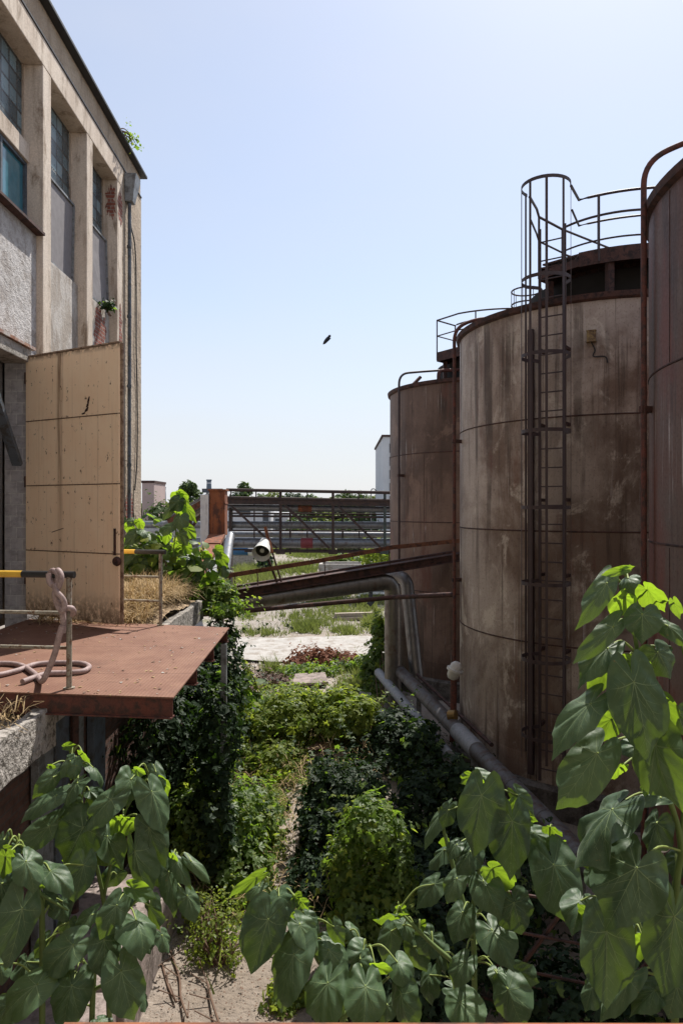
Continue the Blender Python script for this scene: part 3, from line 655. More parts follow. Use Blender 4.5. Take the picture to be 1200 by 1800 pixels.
NL, NR, FR, FL = V(-4.5, 6.12, 0), V(-1.418, 5.77, 0), V(-1.50, 9.14, 0), V(-4.5, 9.86, 0)
def platform():
    t = thing('steel_platform', 'rusty red tread plate platform jutting out from the loading dock', 'platform', V(-2.9, 7.5, -1.6))
    mb = MB(); mb.hexa([p+V(0, 0, -1.612) for p in (NL, NR, FR, FL)]+[p+V(0, 0, -1.6) for p in (NL, NR, FR, FL)])
    mb.build('tread_deck', 'tread_plate', t)
    for k, f in enumerate((.006, .33, .64, .97)):
        a, b = NL.lerp(FL, f), NR.lerp(FR, f); b = b-(b-a).normalized()*.012; zz = -1.613
        mb = MB(); u = V(0, .05 if k == 0 else .05, 0)
        mb.bar(a+V(0, .006, zz-.085), b+V(0, .006, zz-.085), .012, .145, (0, 0, 1))
        mb.bar(a+u*.5+V(0, 0, zz-.006), b+u*.5+V(0, 0, zz-.006), .07, .012, (0, 0, 1)); mb.bar(a+u*.4+V(0, -.01, zz-.164), b+u*.4+V(0, -.01, zz-.164), .09, .012, (0, 0, 1))
        mb.build('channel_beam', 'primer_red', t)
    mb = MB(); mb.bar(V(-1.55, 9.02, GZ), V(-1.55, 9.02, -1.79), .07, .07, (0, 1, 0)); mb.bar(V(-1.55, 9.02, GZ), V(-1.55, 9.02, GZ+.02), .22, .22, (0, 1, 0)); mb.build('support_post', 'steel_grey', t)
platform()
def rail(label, base, left, ext_right, z_top, mids, colours, origin):
    t = thing('guard_rail', label, 'railing', origin)
    mb = MB(); mb.tube([base+V(0, 0, -1.6), base+V(0, 0, z_top-.012)], .024, 10); mb.lathe(base+V(0, 0, -1.6), [(0, .012), (.05, .012), (.05, 0)], 10); mb.build('post', 'weathered_steel', t, smooth=40)
    mb = MB(); d = (left-base).normalized(); L_ = (left-base).length
    p = base-d*ext_right+V(0, 0, z_top)
    for (a, b, k) in colours:
        mb.k = k; mb.tube([base+d*a+V(0, 0, z_top), base+d*(b+.0)+V(0, 0, z_top)], .031, 12)
    mb.build('top_rail', ['black', 'yellow'], t, smooth=40)
    for z in mids:
        mb = MB(); mb.tube([base+d*.0+V(0, 0, z), left+V(0, 0, z)], .017, 8); mb.build('mid_rail', 'weathered_steel', t, smooth=40)
    mb = MB(); mb.tube([left+V(0, 0, -1.6), left+V(0, 0, z_top-.012)], .024, 10); mb.build('post', 'weathered_steel', t, smooth=40)
    return t
rail('near railing with yellow and black top rail, knotted hose on its post', V(-2.41, 6.05, 0), V(-4.4, 6.28, 0), .05, -.59, (-.93, -1.24), [(-.05, .44, 0), (.441, 1.0, 1), (1.001, 1.5, 0), (1.501, 2.0, 1)], V(-2.41, 6.05, -1.6))
rail('short railing with yellow and black top rail between gate and dry grass', V(-2.46, 9.3, 0), V(-3.5, 9.55, 0), .07, -.60, (-.94, -1.27), [(-.07, .38, 0), (.381, .9, 1), (.901, 1.06, 0)], V(-2.46, 9.3, -1.6))
def hose():
    mb = MB(); Y = 6.0; r = .026
    q = lambda x, y, dy=0: P(x, y, Y+dy)
    fl = lambda x, y: G(x, y, -1.6)+V(0, 0, .028)
    # knot over the rail, hanging plait, tail and loop on the plate
    mb.tube(spline([q(86, 1008, -.05), q(88, 1024, -.06), q(100, 1030, -.07), q(102, 1010, -.06), q(94, 1003, .0), q(88, 1010, .07), q(96, 1022, .05), q(106, 1012, -.04), q(105, 1004, .02)]), r*.95, 10)
    mb.tube(spline([q(99, 1006, .03), q(103, 1003, -.04), q(108, 1014, -.07), q(104, 1030, -.07), q(97, 1044, -.06), q(103, 1060, -.06), q(115, 1068, -.05), q(127, 1070, -.03), q(129, 1078, .04), q(118, 1081, .06), q(110, 1072, -.03), q(112, 1092, -.03), q(111, 1112, -.02)]), r, 10)
    mb.tube(spline([q(96, 1026, -.08), q(100, 1040, -.09), q(109, 1050, -.09), q(114, 1062, -.08), q(110, 1074, -.08), q(103, 1066, -.07), q(98, 1054, -.05)]), r*.95, 10)
    mb.tube(spline([q(110, 1100, -.05), q(104, 1120, -.06), q(98, 1145, -.05), q(88, 1172, -.04), q(76, 1196, -.02), fl(70, 1199), fl(58, 1187), fl(38, 1175), fl(10, 1171), fl(-40, 1173), fl(-90, 1182), fl(-60, 1196), fl(-10, 1193), fl(30, 1184), fl(62, 1173), fl(100, 1170), fl(142, 1171), fl(157, 1177), fl(146, 1185), fl(115, 1188), fl(80, 1190), fl(40, 1204)], 10), r, 12)
    o = mb.build('rubber_hose', 'hose', None, smooth=60); tag(o, 'old pinkish grey rubber hose knotted round the railing post and coiled on the plate', 'hose')
hose()
mb = MB(); mb.bar(V(-.45, 1.08, -.842), V(1.1, 1.06, -.829), .06, .012); mb.bar(V(-.45, 1.105, -.87), V(1.1, 1.085, -.86), .008, .06)
tag(mb.build('balcony_rail', 'rust_orange', None), 'rusty flat bar of the balcony rail crossing the bottom edge', 'railing')
mb = MB(); rng = random.Random(2)
for i in range(4): mb.box(-2.9, -1.98+rng.uniform(-.03, .03), 4.2+i*.98, 5.15+i*.98, GZ-.05, -4.32+rng.uniform(-.03, .02))
tag(mb.build('concrete_ledge', 'slab_pink', None, bevel=.015), 'low ledge of pinkish concrete blocks below the dock wall', 'ledge')

# ================================================================== TANKS
ZT, ZB = 3.40, -4.52
C1, C2, C3 = V(4.14, 20.2, 0), V(5.04, 13.3, 0), V(6.06, 6.9, 0)
RT = 2.70
def tank(C, label, mat, seed, courses=1.86):
    t = thing('storage_tank', label, 'tank', V(C.x, C.y, ZB-.45), 'rusty storage tanks')
    n = 120; zs = [ZB, -2.5, 0, 2, ZT-.06]; mb = MB()
    vv = [(C.x+RT*math.cos(2*math.pi*k/n), C.y+RT*math.sin(2*math.pi*k/n), z) for z in zs for k in range(n)]
    for i in range(len(zs)-1):
        for k in range(n):
            f = (i*n+k, i*n+(k+1) % n, (i+1)*n+(k+1) % n, (i+1)*n+k)
            u0, u1 = RT*2*math.pi*k/n+seed*17, RT*2*math.pi*(k+1)/n+seed*17
            mb.uv[len(mb.f)] = [(u0, zs[i]), (u1, zs[i]), (u1, zs[i+1]), (u0, zs[i+1])]; mb.f.append(list(f)); mb.mi.append(0)
    mb.v = vv; mb.build('shell', mat, t, smooth=60)
    mb = MB(); mb.lathe(C, [(RT+.004, ZT-.12), (RT+.06, ZT-.09), (RT+.075, ZT-.01), (RT+.02, ZT), (1.5, ZT+.22), (0, ZT+.36)], n); mb.build('roof', 'rust_dark', t, smooth=40)
    z = ZT-.06-courses; k = 0; rng = random.Random(seed)
    while z > ZB+.5:
        mb = MB(); mb.lathe(C, [(RT-.001, z-.013), (RT+.010, z-.007), (RT+.010, z+.007), (RT-.001, z+.013)], n)
        for q in range(4):                          # upright welds of the course above this ring
            a = (4.2412*(q+(.5 if k % 2 else 0))-seed*17)/RT; p0 = C+V(math.cos(a)*RT, math.sin(a)*RT, 0)
            mb.bar(p0+V(0, 0, z+.02), p0+V(0, 0, min(z+courses-.03, ZT-.14)), .010, .007, (math.cos(a), math.sin(a), 0))
        mb.build('weld_seam', 'rust_dark', t); z -= courses; k += 1
    mb = MB(); mb.lathe(C, [(RT+.18, ZB-.6), (RT+.18, ZB-.03), (RT+.1, ZB), (0, ZB)], 64); mb.build('plinth', 'dark_concrete', t, smooth=40)
    return t
T1 = tank(C1, 'brown rusty storage tank farthest off, behind the two silver pipe elbows', 'tank_brown', 1)
T2 = tank(C2, 'grey streaked storage tank with caged ladder up its front', 'tank_grey', 2)
T3 = tank(C3, 'reddish rusty storage tank cut off by the right picture edge', 'tank_red', 3)

def railing_loop(mb, pts, z0, posts, closed=False, h=1.15, r=.022):
    for z, rr in ((z0+h, r*1.15), (z0+h*.5, r*.85)): mb.tube([p+V(0, 0, z) for p in pts], rr, 8, closed=closed)
    for p in posts: mb.bar(p+V(0, 0, z0-.12), p+V(0, 0, z0+h), .045, .03)
zp = 4.40
def walkway(t, C, with_ladder):
    """arc shaped catwalk on the tank roof, rails on both sides, landing at its left end"""
    cw = C+V(.46, .30, 0); ro, ri = 2.27, 1.42
    A, B_ = C+V(-1.43, -.80, 0), C+V(-.82, -.24, 0); Fp = C+V(-.76, -1.26, 0)
    pol = lambda r, a: cw+V(math.cos(R(a))*r, math.sin(R(a))*r, 0)
    aF = math.degrees(math.atan2((Fp-cw).y, (Fp-cw).x)); n = 26
    out = [pol(ro, aF+(-20-aF)*i/n) for i in range(n+1)]; inn = [pol(ri, -157+(137)*i/n) for i in range(n+1)]
    mb = MB()
    for i in range(n): mb.hexa([q+V(0, 0, z) for z in (zp-.03, zp) for q in (inn[i], out[i], out[i+1], inn[i+1])])
    mb.hexa([q+V(0, 0, z) for z in (zp-.034, zp-.004) for q in (A, Fp, inn[0], B_)])
    p = mb.build('walkway_deck', 'rust_dark', t)
    mb = MB()
    for q in (out, inn):
        for u_, v_ in zip(q, q[1:]): mb.bar(u_+V(0, 0, zp-.11), v_+V(0, 0, zp-.11), .02, .25)
    for u_, v_ in ((A, B_), (B_, inn[0])) + (() if with_ladder else ((A, out[0]),)): mb.bar(u_+V(0, 0, zp-.11), v_+V(0, 0, zp-.11), .02, .26)
    if with_ladder: mb.bar(A+V(0, 0, zp-.15), out[0]+V(0, 0, zp-.15), .02, .14)
    mb.build('fascia', 'rust_dark', p)
    for q in (A*.75+B_*.25, out[3], out[10], out[18], inn[2], inn[12], inn[20]):
        mb = MB(); e = (cw-q).normalized()*.12; mb.bar(V(q.x, q.y, ZT+.02)+e, V(q.x, q.y, zp-.2)+e, .16, .10); mb.build('platform_leg', 'rust_dark', p)
    mb = MB(); mb.lathe(cw+V(.16, .06, 0), [(1.86, ZT+.04), (1.86, zp-.20), (1.7, zp-.15), (0, zp-.12)], 64); mb.build('deck_void', 'dark_void', p, smooth=40)  # dark void under the walkway deck, put in as a near-black body
    h = .93; r = .021
    def rails(name, pts, posts, start=None):
        mb = MB(); 
        for k, (dz, rr) in enumerate(((h, r*1.1), (h*.52, r*.85))):
            q = [x+V(0, 0, zp+dz) for x in pts]
            if start: q = [start[k]]+q
            mb.tube(q, rr, 8)
        for x in posts: mb.bar(x+V(0, 0, zp-.2), x+V(0, 0, zp+h), .05, .03)
        mb.build(name, 'primer_dark', p)
    dr, sd = V(-.575, -.818, 0), V(-.818, .575, 0); lad = C+dr*2.92
    if with_ladder:
        rails('guard_rail', out, [out[2], out[9], out[16], out[23]], [lad-sd*.33+dr*.1+V(0, 0, 5.02), lad-sd*.33+dr*.05+V(0, 0, 4.66)])
        rails('guard_rail', [A+dr*.35-sd*.08, A, B_]+inn[1:], [A, B_, inn[6], inn[13], inn[20]], [lad+sd*.33+dr*.1+V(0, 0, 5.02), lad+sd*.33+dr*.05+V(0, 0, 4.66)])
        mb = MB()
        for z_ in (zp+h, zp+h*.5):
            a_, b_, c_ = B_+V(0, 0, z_), C+V(.85, 1.0, z_), C+V(1.7, .9, z_); mb.tube([a_, b_, c_], r, 8)
        for q in (C+V(.85, 1.0, 0), C+V(1.7, .9, 0)): mb.bar(q+V(0, 0, zp-.2), q+V(0, 0, zp+h), .05, .03)
        mb.build('rear_rail', 'primer_dark', p)
        # loose tilted hatch sheet lying on the landing
        mb = MB(); mb.hexa([A+V(.05, -.05, zp+.02), Fp+V(0, .05, zp+.1), inn[0]+V(.1, .1, zp+.22), B_+V(0, 0, zp+.15)]+[A+V(.05, -.05, zp+.05), Fp+V(0, .05, zp+.13), inn[0]+V(.1, .1, zp+.25), B_+V(0, 0, zp+.18)]); mb.build('hatch_sheet', 'rust_dark', p)
    else:
        rails('guard_rail', [A]+out, [A, out[3], out[10], out[17], out[24]]); rails('guard_rail', [A, B_]+inn[1:], [B_, inn[6], inn[13], inn[20]])
    return p
plain('primer_dark', (.055, .035, .035), .6)
P2 = walkway(T2, C2, True); P1 = walkway(T1, C1, False)
def ladder():
    dr = V(-.575, -.818, 0); sd = V(-.818, .575, 0); lad = C2+dr*2.92; hw = .20
    zt, zb = 5.02, -4.4
    mb = MB()
    for s_ in (-hw, hw): mb.bar(lad+sd*s_+V(0, 0, zb), lad+sd*s_+V(0, 0, 4.5), .045, .022, dr)
    L = mb.build('ladder', 'primer_dark', T2)
    z = zb+.2
    while z < 4.3: mb = MB(); mb.tube([lad-sd*hw+V(0, 0, z), lad+sd*hw+V(0, 0, z)], .0115, 6); mb.build('rung', 'primer_dark', L); z += .303
    z = 2.55
    while z > zb:
        for s_ in (-hw, hw): mb = MB(); mb.bar(lad+sd*s_+V(0, 0, z), lad+sd*s_-dr*.24+V(0, 0, z), .05, .05); mb.build('wall_bracket', 'rust_dark', L)
        z -= 1.21
    cc = lad+dr*.30; rc = .37
    def hoop(z, sag=0): return [lad-sd*hw+V(0, 0, z)]+[cc+(dr*math.cos(R(a))+sd*math.sin(R(a)))*rc+V(0, 0, z+sag*0) for a in range(-118, 119, 12)]+[lad+sd*hw+V(0, 0, z)]
    for k, z in enumerate([3.55-1.18*i for i in range(7)]):
        mb = MB(); q = hoop(z)
        for i in range(len(q)-1): mb.bar(q[i], q[i+1], .008, .055)
        mb.build('cage_hoop', 'primer_dark', L)
    mb = MB(); q = hoop(zt-.0)[1:-1]
    for i in range(len(q)-1): mb.bar(q[i], q[i+1], .012, .05)
    mb.build('cage_hoop', 'primer_dark', L)
    for a in (-105, -62, -20, 20, 62, 105):
        p = cc+(dr*math.cos(R(a))+sd*math.sin(R(a)))*rc; rad = (p-cc).normalized()
        mb = MB(); mb.bar(p+V(0, 0, -3.9), p+V(0, 0, zt), .04, .008, rad); mb.build('cage_strap', 'primer_dark', L)
    p = C2+V(-.69, -.724, 0).normalized()*2.77
    mb = MB(); mb.bar(p+V(0, 0, -4.4), p+V(0, 0, 2.95), .09, .06, (-.69, -.724, 0)); mb.build('cable_channel', 'primer_dark', T2)
    # small junction box and wire on the shell
    d2 = V(-.40, -.916, 0); p = C2+d2*(RT+.05); s2 = V(.916, -.40, 0)
    mb = MB(); mb.bar(p+V(0, 0, 2.62), p+V(0, 0, 2.80), .13, .10, d2); mb.build('junction_box', 'box_ochre', T2, bevel=.01)
    mb = MB(); mb.tube(spline([p+V(0, 0, 2.62), p+s2*.05+V(0, 0, 2.5)-d2*.03, p+s2*.03+V(0, 0, 2.4)-d2*.03, p+s2*.2+V(0, 0, 2.38)-d2*.03, p+s2*.24+V(0, 0, 2.28)-d2*.03]), .01, 6); mb.build('wire', 'cable', T2)
grain('box_ochre', (.32, .24, .10), (.20, .12, .06), (.08, .05, .035), 9, .7, .3, .003, 60)
ladder()
mb = MB(); mb.tube(bend([C1+V(-1.5, -1.6, 3.45), C1+V(-1.5, -1.6, 3.75), C1+V(-.2, -1.0, 3.9)], .2), .05, 8); mb.tube([C1+V(-2.2, -1.0, 3.4), C1+V(-1.9, -.8, 3.72)], .05, 8); mb.build('vent_pipe', 'primer_red', T1)
# cage of a ladder peeping up over the roof of the middle tank from the row behind
mb = MB(); c_ = P(925, 560, 17.5)
for z in (0, .35): mb.tube([c_+V(math.cos(R(a))*.38, math.sin(R(a))*.38, z+.35) for a in range(0, 361, 20)], .02, 6)
for a in range(0, 360, 40): mb.bar(c_+V(math.cos(R(a))*.38, math.sin(R(a))*.38, -2.0), c_+V(math.cos(R(a))*.38, math.sin(R(a))*.38, .7), .03, .01)
tag(mb.build('ladder_cage', 'primer_dark', None), 'ladder cage just peeping over the roof edge behind the middle tank', 'ladder')

# standpipes hooked over the rims
def standpipe(label, pts, r, mat, clamps, foot=None):
    t = thing('stand_pipe', label, 'pipe', V(pts[0][0], pts[0][1], pts[0][2]), 'rusty stand pipes')
    mb = MB(); mb.tube(bend(pts, .3, 8), r, 12); mb.build('pipe_run', mat, t, smooth=40)
    for z, e in clamps:
        p = V(pts[0][0], pts[0][1], z); mb = MB(); mb.bar(p-V(e[0], e[1], 0)*.12, p+V(*e, 0), .05, .07); mb.build('clamp', 'rust_dark', t)
    return t
p3 = V(3.36, 7.6, 0)
standpipe('thick red stand pipe with curved top beside the right tank', [p3+V(0, 0, -4.5), p3+V(0, 0, 3.86), p3+V(.5, -.1, 4.06), p3+V(1.6, -.4, 4.2)], .032, 'primer_red', [(1.1, (.35, .12)), (-1.8, (.35, .12))])
p2 = P(798, 893, 13.3)
standpipe('dark red stand pipe in the gap between far and middle tanks', [p2+V(0, 0, -3.1), p2+V(0, 0, 3.50), p2+V(.45, .1, 3.72), p2+V(1.2, .2, 3.75)], .034, 'primer_red', [(1.3, (.35, .1)), (-1.4, (.35, .1))])
p1 = P(701, 893, 18.9)
standpipe('thin stand pipe running up the left edge of the far tank', [p1+V(0, 0, -4.4), p1+V(0, 0, 3.72), p1+V(.7, .3, 3.84), p1+V(1.7, .8, 4.0)], .032, 'primer_dark', [(.9, (.3, .2)), (-1.5, (.3, .2))])

# ================================================================== PIPEWORK AND BRIDGES
def joints(mb, pts, r, step=1.0):
    acc = 0; pts = [Vector(p) for p in pts]
    for a, b in zip(pts, pts[1:]):
        L_ = (b-a).length
        while acc < L_:
            c = a.lerp(b, acc/L_); d = (b-a).normalized(); mb.tube([c-d*.015, c+d*.015], r*1.035, 20); acc += step
        acc -= L_
def big_pipe(name, label, pts, r, mat, br, step=1.1, group=None, cat='pipe'):
    t = thing(name, label, cat, Vector(pts[-1]) if pts[-1][2] < pts[0][2] else Vector(pts[0]), group)
    q = bend(pts, br, 8)
    mb = MB(); mb.tube(q, r, 22); joints(mb, q, r, step); mb.build('cladding', mat, t, smooth=40)
    return t
ea = P(690, 1020, 16.6)
big_pipe('lagged_pipe', 'silver lagged pipe slung under the sloping beam, turning straight down', [P(392, 1062, 15.3), ea, V(ea.x, ea.y, GZ-.1)], .20, 'cladding_dirty', .36, .8, 'silver elbow pipes')
eb = P(714, 1014, 17.6)
big_pipe('lagged_pipe', 'second silver lagged pipe leaning down just right of the first elbow', [V(eb.x-.55, eb.y+.5, eb.z-.02), eb, P(733, 1200, 17.0)], .165, 'cladding_mid', .3, .9, 'silver elbow pipes')
# sloping beam bridge from the dock to the tanks, its rail plate, and the thin pipe below it
t = thing('sloping_beam', 'dark rusty beam bridge sloping up from the ivy to the tanks', 'beam', P(600, 1030, 16))
a, b = P(398, 1046, 15.2), P(812, 978, 17.2)
mb = MB(); mb.bar(a, b, .10, .17); mb.bar(a+V(0, 0, .09), b+V(0, 0, .09), .26, .02); mb.bar(a-V(0, 0, .09), b-V(0, 0, .09), .26, .02); mb.build('girder', 'rust_dark', t)
mb = MB(); mb.bar(a+V(-.1, .55, .03), b+V(-.1, .55, .03), .10, .17); mb.build('girder', 'rust_dark', t)
pr = [P(352, 1020, 15.0), P(560, 986, 15.8), P(690, 962, 16.4), P(812, 950, 17.0)]
mb = MB()
for p, q in zip(pr, pr[1:]): mb.bar(p, q, .02, .10)
mb.build('rail_plate', 'rust', t)
for px, y0, y1 in ((412, 1010, 1040), (452, 1004, 1032), (570, 988, 1016), (683, 968, 995)):
    Y = 15.2+(px-398)/414*1.9; mb = MB(); mb.bar(P(px, y0, Y), P(px+2, y1+2, Y), .05, .02); mb.build('rail_post', 'rust_dark', t)
mb = MB(); mb.bar(P(652, 1060, 16.3), P(650, 1000, 16.4), .09, .05, (0, 1, 0)); mb.bar(P(655, 1062, 16.3), P(648, 1056, 16.3), .16, .05, (0, 1, 0)); mb.build('hanger', 'blue_grey', t)
mb = MB(); q = bend([P(300, 1084, 15), P(400, 1077, 15.2), P(690, 1050, 15.2), P(797, 1045, 13.6)], .1); mb.tube(q, .052, 10)
tag(mb.build('thin_pipe', 'rust_dark', None, smooth=40), 'thin rusty pipe running across below the silver pipe', 'pipe')
# floodlight on its leaning twin post
t = thing('floodlight', 'old grey dish floodlight on a leaning rusty post above the sloping beam', 'lamp', P(484, 1022, 15.5))
c_ = P(462, 965, 15.2); ax = V(-.08, -.85, -.42).normalized(); mb = MB()
mb.lathe(c_, [(.0, -.34), (.10, -.34), (.125, -.30), (.125, -.10), (.16, -.06), (.165, 0), (.185, .1), (.205, .2), (.195, .2), (.15, .06), (.10, .02), (0, .0)], 28, None, ax); mb.build('lamp_housing', 'lamp_white', t, smooth=40)
mb = MB(); mb.lathe(c_+ax*.02, [(.045, 0), (.05, .07), (.0, .11)], 14, None, ax); mb.build('bulb', 'lamp_white', t, smooth=40)
mb = MB(); mb.lathe(c_+ax*.012, [(.0, .012), (.10, .022), (.145, .062)], 24, None, ax); mb.build('reflector', 'dark_void', t, smooth=60)
mb = MB(); mb.bar(P(487, 1024, 15.5), P(466, 968, 15.5), .05, .05, (0, 1, 0)); mb.bar(P(495, 1024, 15.6), P(476, 962, 15.5), .035, .05, (0, 1, 0)); mb.build('post', 'rust_dark', t)
mb = MB(); mb.bar(P(478, 972, 15.3), P(466, 926, 15.5), .07, .03, (0, 1, 0)); mb.build('bracket', 'rust_orange', t)
# pipes along the foot of the tanks
row = V(-.9, 6.9, 0).normalized()
pa, pb = V(3.35, 3.6, -4.0), V(1.25, 17.6, -3.95)
t = big_pipe('lagged_pipe', 'grey lagged pipe running along the foot of the tanks', [pb, pa], .14, 'pipe_grey', .3, 1.0)
m0 = pb.lerp(pa, .39); m1 = pb.lerp(pa, .46); mb = MB(); mb.tube([m0, m1], .152, 22); mb.build('white_wrap', 'wrap_white', t, smooth=40)
for f in (.2, .45, .7): 
    p = pb.lerp(pa, f); mb = MB(); mb.bar(p+V(0, 0, -.15), V(p.x, p.y, GZ-.05), .1, .1, (0, 1, 0)); mb.build('pipe_support', 'steel_grey', t)
mb = MB(); o_ = V(-.30, -.05, -.28); mb.tube([pb+o_, pb.lerp(pa, .42)+o_], .11, 16)
tag(mb.build('lagged_pipe', 'wrap_white', None, smooth=40), 'thinner pipe in torn whitish lagging beside the grey foot pipe', 'pipe')
mb = MB(); o_ = V(.28, .2, .03); mb.tube([pb.lerp(pa, .12)+o_, pb.lerp(pa, .46)+o_], .035, 10)
tag(mb.build('thin_pipe', 'rust_dark', None, smooth=40), 'narrow brown pipe laid close behind the grey foot pipe', 'pipe')
# valve with white cap on the stand pipe, near the middle tank's foot
t = thing('valve', 'white capped valve at the foot of the dark red stand pipe', 'valve', P(798, 1200, 12.6))
c_ = P(799, 1178, 12.6)
mb = MB(); mb.lathe(c_, [(0, .16), (.06, .155), (.11, .10), (.115, .03), (.155, .025), (.155, -.02), (.115, -.025), (.11, -.12), (.08, -.17), (0, -.18)], 20, None, (.35, -.1, 1)); mb.build('valve_body', 'lamp_white', t, smooth=40)
mb = MB(); mb.tube([c_+V(-.02, 0, -.15), V(c_.x-.04, c_.y, -4.3)], .06, 10); mb.build('riser', 'primer_red', t)
mb = MB(); mb.lathe(V(c_.x-.08, c_.y-.1, -3.8), [(0, .1), (.1, .09), (.1, -.05), (.0, -.08)], 14, None, (1, -.6, .2)); mb.build('flange', 'brass', t)
# steel frame in the dark below the right hand tank
t = thing('steel_lattice', 'dark steel lattice frame in the shade under the right tank', 'frame', V(2.6, 5.6, GZ))
for k in range(4):
    mb = MB(); mb.bar(V(1.2, 6.9-.1*k, -4.9+.42*k), V(4.2, 5.9-.1*k, -4.9+.42*k), .02, .02); mb.build('cross_bar', 'rust_dark', t)
for k in range(3):
    mb = MB(); mb.bar(V(1.5+.9*k, 6.85-.3*k, GZ), V(2.2+.9*k, 6.3-.3*k, -3.5), .03, .03, (0, 1, 0)); mb.build('strut', 'rust_dark', t)
t = thing('bulkhead_lamp', 'round white bulkhead lamp half hidden behind the right hand leaves', 'lamp', P(1160, 1482, 6.0))
c_ = P(1162, 1482, 6.0); mb = MB(); mb.lathe(c_, [(0, .08), (.05, .07), (.07, .03), (.075, 0)], 16, None, (-.4, -.9, 0)); mb.build('lens', 'lamp_white', t, smooth=40)
mb = MB(); mb.lathe(c_, [(.075, 0), (.085, -.02), (.08, -.1), (0, -.1)], 16, None, (-.4, -.9, 0)); mb.bar(c_+V(.05, .1, -.2), c_+V(.05, .1, -1.5), .06, .06, (0, 1, 0)); mb.build('housing', 'rust_dark', t)

# ---- truss pipe bridge across the yard
def truss():
    Y = 38; t = thing('pipe_bridge', 'long rusty truss bridge carrying pipes across the yard', 'bridge', P(540, 980, Y))
    PX = [398, 493, 585, 676, 768]
    pt = lambda px, py, dy=0: P(px, py, Y+dy)
    for dy in (0, 1.6):
        g = MB(); g.bar(pt(392, 881, dy), pt(800, 887, dy), .15, .31); g.build('top_chord', 'bridge_dark', t)
        g = MB(); g.bar(pt(430, 969, dy), pt(800, 972, dy), .10, .10); g.build('bottom_chord', 'bridge_dark', t)
        for i, px in enumerate(PX[1:] if dy == 0 else [510, 602, 692]):
            v = MB(); v.bar(pt(px, 863 if dy == 0 else 880, dy), pt(px, 974, dy), .15 if dy == 0 else .10, .10, (0, 1, 0))
            if dy == 0: v.bar(pt(px-8, 970, -.01), pt(px+8, 970, -.01), .22, .25)
            v.build('upright', 'green_steel' if px in (676,) else 'bridge_dark', t)
        for a_, b_ in zip(PX, PX[1:]):
            if dy and a_ < 490: continue
            v = MB(); v.bar(pt(a_+8+(3 if dy else 0), 888, dy), pt(b_-6, 964, dy), .12 if dy == 0 else .09, .09, (0, 1, 0)); v.build('diagonal', 'bridge_dark', t)
    for y_, nm in ((863, 'hand_rail'), (877, 'knee_rail')):
        v = MB(); v.tube([pt(398, y_-2, -.05), pt(800, y_+5, -.05)], .09, 8); v.build(nm, 'bridge_dark', t)
    for y_, dy, r_ in ((903, .9, .045), (908, .3, .06), (967, .5, .05), (933, 1.2, .05)):
        v = MB(); v.tube([pt(402, y_-1, dy), pt(800, y_+2, dy)], r_, 8); v.build('conduit', 'bridge_dark', t)
    for px in (447, 540, 631, 722):
        v = MB(); v.bar(pt(px, 886, 1.6), pt(px, 970, 1.6), .07, .07, (0, 1, 0)); v.build('hanger_bar', 'bridge_dark', t)
        v = MB(); v.bar(pt(px, 970, 0), pt(px, 970, 1.6), .10, .12); v.build('cross_beam', 'bridge_dark', t)
    for px in (406, 450, 540, 630, 722):
        v = MB(); v.bar(pt(px, 862, -.05), pt(px, 882, -.05), .06, .06, (0, 1, 0)); v.build('rail_post', 'bridge_dark', t)
    v = MB(); v.bar(pt(394, 877, .8), pt(800, 882, .8), 1.0, .06); v.build('walkway_deck', 'bridge_dark', t)
    v = MB(); v.box(pt(400, 0).x, pt(404, 0).x, Y+.4, Y+1.1, GZ, .0); v.build('support_column', 'bridge_dark', t)
    return t
truss()
def rack_pipe(label, py0, py1, r, Y, x0=140, x1=830):
    t = thing('lagged_pipe', label, 'pipe', P(500, py0, Y), 'silver pipes on the pipe bridge')
    q = [P(x0, py0, Y), P(x1, py1, Y)]
    mb = MB(); mb.tube(q, r, 20); joints(mb, q, r, 2.3); mb.build('cladding', 'cladding_far', t, smooth=40)
    return t
a = rack_pipe('silver pipe highest on the truss bridge, just under its dark girder', 892, 898, .18, 38.8, 388)
mb = MB(); mb.tube([P(524, 894, 38.8), P(548, 894.4, 38.8)], .19, 20); mb.build('patch_band', 'rust_orange', a)
rack_pipe('silver pipe midway up the truss bridge openings', 922, 924, .215, 39.1, 250)
rack_pipe('pale silver pipe just above the lowest pipe of the bridge', 939, 941, .18, 42.0, 412)
b = rack_pipe('silver pipe lowest on the truss bridge with a red patch', 953, 956, .29, 39.0, 200)
mb = MB(); mb.tube([P(529, 954.6, 39), P(550, 954.8, 39)], .305, 20); mb.build('red_patch', 'cladding_red', b)
mb = MB(); mb.tube(bend([P(412, 941, 33), P(405, 941, 33), P(402, 960, 31.5), P(395, 1010, 27)], .5), .2, 16)
tag(mb.build('lagged_pipe', 'cladding_far', None, smooth=40), 'silver pipe elbow turning down beside the rusty box duct', 'pipe')

